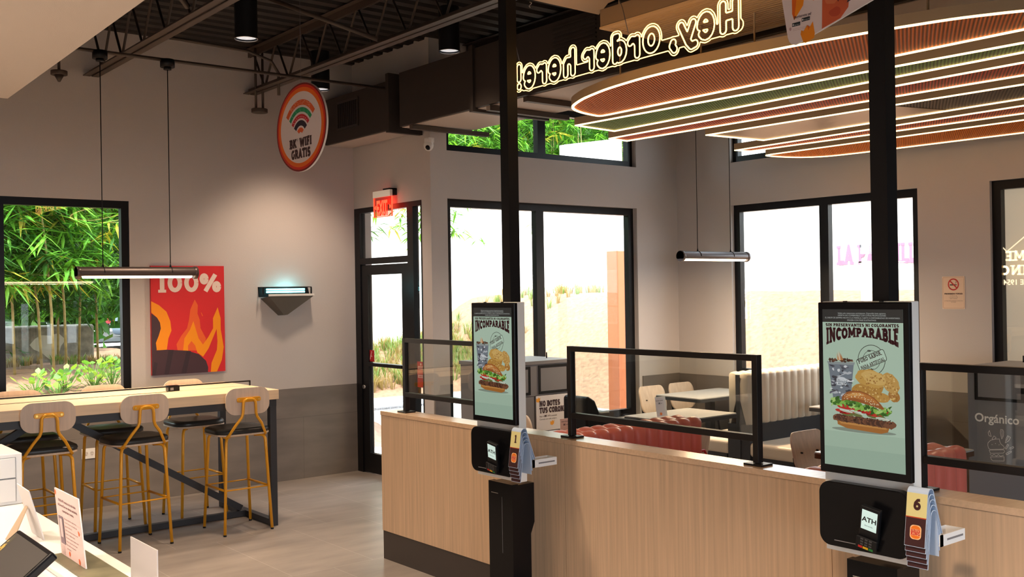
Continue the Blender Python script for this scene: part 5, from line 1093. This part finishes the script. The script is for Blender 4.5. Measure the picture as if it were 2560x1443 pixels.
part('card', MB().add([(.905, 3.93, 1.147), (.905, 3.77, 1.142), (.97, 3.84, .952), (.97, 4.0, .952), (.909, 3.93, 1.147), (.909, 3.77, 1.142), (.974, 3.84, .952), (.974, 4.0, .952)], [(0, 1, 2, 3), (7, 6, 5, 4), (0, 4, 5, 1), (1, 5, 6, 2), (2, 6, 7, 3), (3, 7, 4, 0)]), WPAPER, c1)
part('strut', MB().add([(.925, 3.90, 1.07), (.925, 3.87, 1.07), (.87, 3.86, .952), (.87, 3.95, .952), (.928, 3.90, 1.07), (.928, 3.87, 1.07), (.874, 3.86, .952), (.874, 3.95, .952)], [(0, 1, 2, 3), (7, 6, 5, 4), (0, 4, 5, 1), (1, 5, 6, 2), (2, 6, 7, 3), (3, 7, 4, 0)]), mat('kraft_board', (.42, .32, .22), .8), c1)
A = Art(); W, H = .255, .25; PK = sr(236, 208, 204); A.rect(0, 0, W, H, PK, 0)
for i, t in enumerate(('El BK APP premia a los más leales', 'de Burger King con ofertas exclusivas,', 'recompensas y regalos.')): A.text(t, W/2, .207-.018*i, .0135, sr(90, 45, 45), 1, bold=.02, align='c')
A.rect(.015, .045, .065, .15, sr(120, 100, 110), 1).rect(.025, .07, .05, .14, sr(220, 200, 200), 2).rect(.06, .05, .068, .145, sr(60, 45, 60), 2)
for i in range(9): A.text(['Descarga la aplicación y regístrate hoy', 'Acumula Coronas en cada compra que', 'hagas en el restaurante.', 'Redime tus puntos por productos, solo', 'presenta tu código al ordenar.', 'Personaliza tu orden y recógela cuando', 'llegues al restaurante más cercano.', 'Oferta válida en restaurantes', 'participantes.'][i], .075, .145-.014*i, .0085, sr(110, 60, 60), 1)
for i in range(6): A.text('Escanea el código QR', .012, .035-.006*i+.0, .0045, sr(110, 60, 60), 1)
for x, y in ((.225, .12), (.1, .02), (.20, .012), (.008, .235)): A.blob(x, y, .008, .010, sr(232, 105, 45), 1, 0, .3, 8, int(x*100))
sheet('counter_card', 'pale pink counter card printed with dark text and orange crowns', 'counter card', W, H, A, lambda s, t, l: (.938-t*.08-l, 3.50-s, .976+t*.86), .004, 'standing cards on the serving counter')
pr2 = thing('receipt_printer', 'low white and black printer box under the pink card on the counter', 'printer', (.9, 3.1, .951))
part('case', MB().prism(rrect(.87, 2.90, 1.02, 3.52, .02, 4), .951, .970), WHITE, pr2, .004); part('lid', MB().prism(rrect(.90, 3.0, 1.01, 3.51, .015, 4), .9702, .975), mat('olive_lid', (.13, .12, .07), .5, noise=((12, 12, 12), .3)), pr2)
c3 = thing('acrylic_card_holder', 'clear acrylic upright card holder in front of the bar table', 'card holder', (1.0, 2.9, .951))
acr = mat('frosted_acrylic', (.55, .52, .52), .25); acr.node_tree.nodes['Principled BSDF'].inputs['Alpha'].default_value = .78
part('panel', MB().box(.998, 2.805, .952, 1.002, 3.02, 1.105), acr, c3, .001); part('foot', MB().box(.96, 2.805, .951, .998, 3.02, .955), acr, c3)
def tablet(label, ctr, sy, sx, rotx, roty, rz, strip):
    r = thing('order_terminal', label, 'terminal', ctr, 'black terminals on the serving counter')
    T = Matrix.Rotation(math.radians(rz), 4, 'Z') @ Matrix.Rotation(math.radians(roty), 4, 'Y') @ Matrix.Rotation(math.radians(rotx), 4, 'X')
    T = Matrix.Translation(ctr) @ T
    mb = MB(); mb.T = T; mb.box(-sx/2, -sy/2, -.012, sx/2, sy/2, .012); part('body', mb, BLACKG, r, .006)
    A = Art(); A.rect(-sx/2+.012, -sy/2+.012, sx/2-.012, sy/2-.012, sr(38, 32, 28), 0)
    if strip:
        A.rect(-sx/2+.012, sy/2-.045, sx/2-.02, sy/2-.014, sr(48, 44, 26), 1); R = random.Random(9)
        for i in range(26): A.blob(-sx/2+.02+R.random()*(sx-.05), sy/2-.03+R.uniform(-.011, .011), R.uniform(.004, .011), R.uniform(.003, .006), R.choice([sr(150, 130, 70), sr(170, 140, 50), sr(110, 110, 70)]), 2, R.random()*180, .3, 9, i)
        A.rect(-sx/2+.05, -.01, -sx/2+.085, .025, sr(140, 180, 175), 2)
    A.build('label_face', lambda s, t, l: T @ Vector((s, t, .0123+l)), PRINT, r)
    mb = MB(); mb.T = None; mb.box(ctr[0]-.03, ctr[1]-.04, .951, ctr[0]+.03, ctr[1]+.04, ctr[2]-.04); part('stand', mb, BLACKP, r)
tablet('large black terminal lying tilted at the bottom left corner', (.665, 3.10, 1.03), .36, .26, 0, -38, 0, True)
tablet('black terminal corner poking in at the left edge of the picture', (.60, 3.62, 1.12), .26, .22, 0, -20, 0, False)

# ================================================================ OUTSIDE
def sm(t): t = max(0, min(1, t)); return t*t*(3-2*t)
def gz(x, y):
    left = .62+.38*sm((y-9.4)/3.5); back = 1.2*sm((y-14.3)/3.6)*(.55+.45*sm((x-9)/7)); right = 1.75*sm((x-10.4)/3.4)
    w_ = sm((x-5.35)/1.0); g = left*(1-w_)+max(back, right*sm((x-9.5)/.5))*w_
    return g+.02*math.sin(3.1*x+1.7*y)*math.sin(2.3*y-x)
mb = MB(); st = .35; xs_ = [8.84+st*(i-37) for i in range(80)]; ys_ = [9.33+st*(i-38) for i in range(84)]; idx = {}
vs = []; fs = []
for i, x in enumerate(xs_):
    for j, y in enumerate(ys_):
        if x < 8.83 and y < 9.32: continue
        idx[i, j] = len(vs); vs.append((x, y, gz(x, y)-.03))
for i in range(len(xs_)-1):
    for j in range(len(ys_)-1):
        q = [(i, j), (i+1, j), (i+1, j+1), (i, j+1)]
        if all(k in idx for k in q): fs.append(tuple(idx[k] for k in q))
tag(part('mulch_bed', mb.add(vs, fs, True), MULCH), 'orange brown pine mulch bed covering the banked ground outside the windows', 'mulch', kind='stuff')
mb = MB().box(8.83, -4, -.06, 9.3, 9.2, .0).box(5.52, YW+.21, -.06, 9.3, 9.2, -.01)
tag(part('gravel_strip', mb, GRAVEL), 'blue grey gravel strip along the building outside the glass door', 'gravel', kind='stuff')
tag(part('gravel_patch', MB().prism([(8.0, 13.6), (12.5, 13.6), (12.8, 14.6), (8.2, 15.0)], -.05, .03), GRAVEL), 'blue grey gravel patch at the foot of the grassy bank outside the door', 'gravel', kind='stuff')
tag(part('garden_path', MB().prism([(5.8, 10.6), (13.5, 10.6), (13.5, 12.2), (12.0, 13.4), (7.6, 13.4), (5.8, 12.2)], -.05, .02), CONC), 'pale concrete path crossing outside the glass door and back window', 'path')
# grass tufts
def tufts(name, label, n, xr, yr, h, seed, both=True):
    R = random.Random(seed); mb = MB()
    for i in range(n):
        x, y = R.uniform(*xr), R.uniform(*yr); z = gz(x, y)-.04; mb.m = 0 if R.random() < .55 else 1
        for k in range(18):
            a = R.random()*2*PI; l_ = h*R.uniform(.5, 1.15); w_ = .006; dx, dy = math.cos(a), math.sin(a)
            b = (x+dx*.03, y+dy*.03, z); m_ = (x+dx*l_*.3, y+dy*l_*.3, z+l_*.7); t = (x+dx*l_*.65, y+dy*l_*.65, z+l_*1.1)
            mb.add([(b[0]-dy*w_, b[1]+dx*w_, b[2]), (b[0]+dy*w_, b[1]-dx*w_, b[2]), (m_[0]+dy*w_*.8, m_[1]-dx*w_*.8, m_[2]), (m_[0]-dy*w_*.8, m_[1]+dx*w_*.8, m_[2]), t], [(0, 1, 2, 3), (3, 2, 4)])
    return tag(part(name, mb, GRASSM), label, 'grass', kind='stuff')
tufts('bank_grass', 'green and straw coloured grass on the bank seen through the glass door', 420, (8.6, 12.3), (15.3, 17.8), .26, 1)
tufts('bank_grass', 'dry grass tufts on the mulch bank outside the back window', 110, (12.2, 18.5), (14.8, 17.4), .22, 2)
tufts('wall_foot_grass', 'pale dry grass along the stone wall outside the left window', 90, (1.5, 4.4), (13.2, 13.9), .12, 3)
# white building across
wb = thing('white_building', 'long white stucco building wall across the garden outside', 'building', (14, 12, 0))
part('rear_wall', MB().box(7.5, 18.0, -.1, 24, 18.3, 3.62), STUCCO, wb); part('side_wall', MB().box(14.0, -3, -.1, 14.3, 12.0, 3.35), STUCCO, wb)
A = Art(); A.step = 4e-4; A.slab('LA PARRILLA', 0, 0, .30, sr(150, 112, 138), 1, width=1.5, T=.3).slab('A', -.26, 0, .30, sr(150, 112, 138), 1, T=.3, width=.16)
A.build('wall_lettering', faceW(13.997, 9.26, 2.12), PRINT, wb)
tag(part('rooftop_panel', MB().prism([(17.45, 5.0), (19.5, 5.0), (19.5, 5.83), (17.45, 5.50)], 19.4, 19.6, 'y').box(17.9, 19.5, .9, 18.0, 19.6, 5.0).box(18.9, 19.5, .9, 19.0, 19.6, 5.0), WHITE), 'white panel standing above the building outside the upper back window', 'panel')
op = thing('orange_pillar', 'tall orange red pillar outside at the right edge of the back window', 'pillar', (9.46, 9.55, 0)); part('shaft', MB().box(9.38, 9.45, .0, 9.56, 9.65, 2.30), mat('orange_pillar_paint', (.75, .22, .09), .5), op, .01)
part('base', MB().box(9.30, 9.38, -.02, 9.64, 9.72, .06), CONC, op)
# bamboo
def leaves(mb, R, c, n, L, spread, down=.5):
    for k in range(n):
        a = R.random()*2*PI; el_ = R.uniform(-1.35, .15)*down+R.uniform(-.3, .3); d = Vector((math.cos(a)*math.cos(el_), math.sin(a)*math.cos(el_), math.sin(el_)))
        l_ = L*R.uniform(.6, 1.1); w_ = l_*.065; s = d.cross(Vector((0, 0, 1))); s = (s if s.length > .01 else Vector((1, 0, 0))).normalized()*w_
        o = Vector(c)+Vector((R.uniform(-1, 1), R.uniform(-1, 1), R.uniform(-1, 1)))*spread
        m_ = o+d*l_*.4+Vector((0, 0, .01)); t = o+d*l_-Vector((0, 0, l_*.12))
        mb.add([o, m_+s-Vector((0, 0, w_*.5)), t, m_-s-Vector((0, 0, w_*.5)), m_], [(0, 1, 4), (1, 2, 4), (2, 3, 4), (3, 0, 4)])
def bamboo(label, cx, cy, wx, wy, z0, z1, nspray, L, ncane, seed, mix=(5, 5, 3, 1), zb=None, group='bamboo clumps outside'):
    R = random.Random(seed); r = thing('bamboo_clump', label, 'bamboo', (cx, cy, gz(cx, cy)), group)
    mb = MB()
    for i in range(nspray):
        t = R.random(); z = z0+(z1-z0)*t; x, y = cx+R.gauss(0, wx), cy+R.uniform(-wy, wy)
        mb.m = R.choices((0, 1, 2, 3), (mix[0]*(.4+t), mix[1], mix[2]*(1.6-t), mix[3]))[0]  # sunlit tops and shaded lower leaves put into the colour mix
        leaves(mb, R, (x, y, z), R.randint(6, 10), L, .06)
    part('foliage', mb, LEAFS, r); mb = MB()
    for i in range(ncane):
        x, y = cx+R.uniform(-wx, wx)*.9, cy+R.uniform(-wy, wy)*.8; lx, ly = R.uniform(-.5, .5), R.uniform(-.3, .3); b = gz(x, y)-.05
        o = part('cane', MB().tube([(x+lx*t*t, y+ly*t*t, b+(z1-b)*t) for t in (0, .25, .5, .75, 1)], [.016, .015, .013, .010, .006], 7), CANE, r)
    return r
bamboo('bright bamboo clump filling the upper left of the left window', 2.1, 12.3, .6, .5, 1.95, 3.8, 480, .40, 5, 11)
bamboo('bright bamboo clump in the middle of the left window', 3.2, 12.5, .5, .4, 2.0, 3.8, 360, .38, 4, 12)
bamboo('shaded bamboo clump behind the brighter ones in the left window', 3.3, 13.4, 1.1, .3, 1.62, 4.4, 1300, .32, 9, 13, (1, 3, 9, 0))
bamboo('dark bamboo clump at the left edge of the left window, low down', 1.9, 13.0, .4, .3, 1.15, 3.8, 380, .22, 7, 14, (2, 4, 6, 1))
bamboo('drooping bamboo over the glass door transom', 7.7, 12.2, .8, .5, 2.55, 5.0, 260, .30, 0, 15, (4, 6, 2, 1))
for i, (x, sd, lb) in enumerate([(13.6, 21, 'tall bamboo behind the white building, left part of the upper back window'), (16.2, 22, 'tall bamboo behind the white building, centre of the upper back window'), (18.8, 23, 'tall bamboo behind the white building, right of the window bar'), (21.5, 24, 'tall bamboo behind the white building, rightmost in the upper back window')]):
    bamboo(lb, x, 20.9, 1.1, .7, 3.3, 8.2, 1000, .42, 9, sd, (5, 5, 4, 1))
tag(part('added_car_park', MB().box(-20, -26, -.3, 20, -3.3, -.05), ASPH), 'dark asphalt car park added unseen behind the camera to cut light from below', 'car park')  # unseen ground added to block light from below the horizon
def tree(label, x, y, z0, h, w_, n, seed, L=.28):
    R = random.Random(seed); r = thing('garden_tree', label, 'tree', (x, y, gz(x, y)), 'dark trees behind the bamboo')
    mb = MB()
    for i in range(n):
        a, b = R.random()*2*PI, R.uniform(-1, 1); q = R.random()**.4; c = (x+w_*q*math.cos(a)*math.sqrt(1-b*b), y+w_*.6*q*math.sin(a)*math.sqrt(1-b*b), z0+h*.5+h*.5*q*b); mb.m = R.choices((1, 2), (2, 5))[0]
        for k in range(7):
            d = Vector((R.gauss(0, 1), R.gauss(0, 1), R.gauss(0, 1))).normalized(); s = d.orthogonal().normalized()*L*.3; o = Vector(c)+d*.05
            mb.add([o, o+d*L*.5+s, o+d*L, o+d*L*.5-s], [(0, 1, 2, 3)])
    part('crown', mb, LEAFS, r); part('trunk', MB().tube([(x, y, -.1), (x+.1, y, z0+h*.3), (x, y, z0+h*.6)], [.16, .12, .06], 8), CANE, r)
tree('dark leafy tree far behind the bamboo, left', 2.6, 17.0, .6, 6.0, 2.2, 1300, 31, .36)
tree('dark leafy tree far behind the bamboo, centre', 5.0, 18.5, .8, 6.2, 2.0, 900, 32, .36)
for i, x in enumerate((13.5, 16.8, 20.2, 23.5)):
    tree(['dark tree crown behind the bamboo in the upper back window, leftmost', 'dark tree crown behind the bamboo in the upper back window, left of the bar', 'dark tree crown behind the bamboo in the upper back window, right of the bar', 'dark tree crown behind the bamboo in the upper back window, rightmost'][i], x, 24.5, 3.6, 6.5, 2.3, 700, 40+i, .55)
tree('pale green tree beyond the street sign', 7.6, 28, .5, 8.0, 3.2, 700, 33, .5)
tree('green tree at the left beyond the street', 4.0, 30, .5, 8.0, 3.5, 600, 34, .5)
tree('green tree beyond the white building at right', 11.0, 27, .5, 9.0, 3.0, 500, 35, .5)
# stone wall, shrubs, street things seen through the left window
sw = thing('stone_wall', 'mossy stone wall behind the garden with a white worn patch', 'wall', (2.6, 14, .9))
part('masonry', MB().box(.8, 14.0, .6, 4.2, 14.3, 1.45), STONE, sw, .03, 3)
A = Art().face([(.55, .28), (.62, .36), (.70, .40), (.80, .39), (.90, .42), (.99, .33), (.93, .25), (.90, .14), (.82, .06), (.76, .11), (.70, .17), (.60, .22)], sr(190, 184, 168), 0)
A.build('worn_patch', faceS(2.85, 13.998, .93), PRINT, sw)
def shrub(x, y, h, n, seed, label):
    R = random.Random(seed); z = gz(x, y)-.04; r = thing('leafy_shrub', label, 'shrub', (x, y, z), 'young shrubs in the mulch bed')
    mb = MB(); sb = MB()
    for i in range(n):
        a = R.random()*2*PI; q = R.uniform(.02, .15); zz = z+h*R.uniform(.25, 1); c = Vector((x+q*math.cos(a)*1.2, y+q*math.sin(a)*1.2, zz)); mb.m = R.choices((0, 1, 2), (5, 3, 1))[0]
        sb.tube([(x+R.uniform(-.02, .02), y, z), tuple(c)], .0028, 5)
        d = Vector((math.cos(a)*.7, math.sin(a)*.7, R.uniform(.1, 1.1))).normalized(); s = d.cross(Vector((0, 0, 1))).normalized(); L = R.uniform(.06, .10); u = s.cross(d)
        pts = [c+d*L*t+s*L*.42*math.sin(PI*min(1, t*.9+.08))*sg for t, sg in ((0, 0), (.3, 1), (.6, 1), (.85, .8), (1, 0), (.85, -.8), (.6, -1), (.3, -1))]
        mb.add(pts, [tuple(range(8))])
    part('foliage', mb, SHRUBL, r); part('stems', sb, SHRUBL[1], r)
for a in [(2.79, 11.3, .24, 26, 1, 'small bright green shrub leftmost in the mulch outside the left window'), (2.97, 11.15, .20, 22, 2, 'low blue green shrub near the glass in the left window'), (3.10, 11.35, .26, 26, 3, 'small bright shrub, second tallest, in the middle of the mulch bed'),
          (3.38, 11.3, .32, 40, 4, 'tall bright green shrub right of centre in the left window'), (3.58, 11.35, .30, 34, 5, 'bright green shrub beside the right edge of the left window'), (3.70, 10.9, .14, 12, 6, 'smallest shrub low at the right edge of the left window')]: shrub(*a)
tag(part('street_surface', MB().box(4.3, 19.5, .95, 14, 25.5, .98), ASPH), 'grey street surface beyond the garden, seen through the left window', 'street')
ss = thing('stop_sign', 'small red octagonal street sign on a post beyond the garden', 'street sign', (7.52, 24, .98))
part('post', MB().tube([(7.52, 24.02, .98), (7.52, 24.02, 2.3)], .03, 8), GREYD, ss)
oc = [(7.52+.17*math.cos(PI/8+k*PI/4), 1.12+.2*math.sin(PI/8+k*PI/4)+.02) for k in range(8)]
part('plate', MB().prism([(a_, b_+.25) for a_, b_ in oc], 23.97, 23.99, 'y'), mat('sign_red', (.55, .05, .06), .5), ss)
A = Art().text('PARE', 0, 0, .13, sr(230, 220, 220), 1, bold=.02, align='c'); A.build('sign_text', faceS(7.52, 23.968, 1.345), PRINT, ss)
cr = thing('parked_car', 'grey blue parked car partly seen low in the left window', 'car', (8.2, 21, .98))
body = [(6.9, 1.15), (6.95, 1.02), (10.6, 1.02), (10.7, 1.2), (10.6, 1.38), (9.9, 1.48), (9.3, 1.75), (8.2, 1.78), (7.6, 1.5), (7.0, 1.40)]
part('body', MB().prism(body, 20.2, 21.9, 'y'), mat('car_paint', (.20, .26, .34), .25, .3), cr, .05, 3)
part('side_window', MB().prism([(7.85, 1.5), (9.6, 1.5), (9.25, 1.70), (8.25, 1.72)], 20.18, 20.199, 'y'), BLACKG, cr)
for x in (7.6, 9.9): part('wheel', MB().cyl((x, 20.17, 1.16), .17, .2, 20, 'y'), BLACKP, cr)
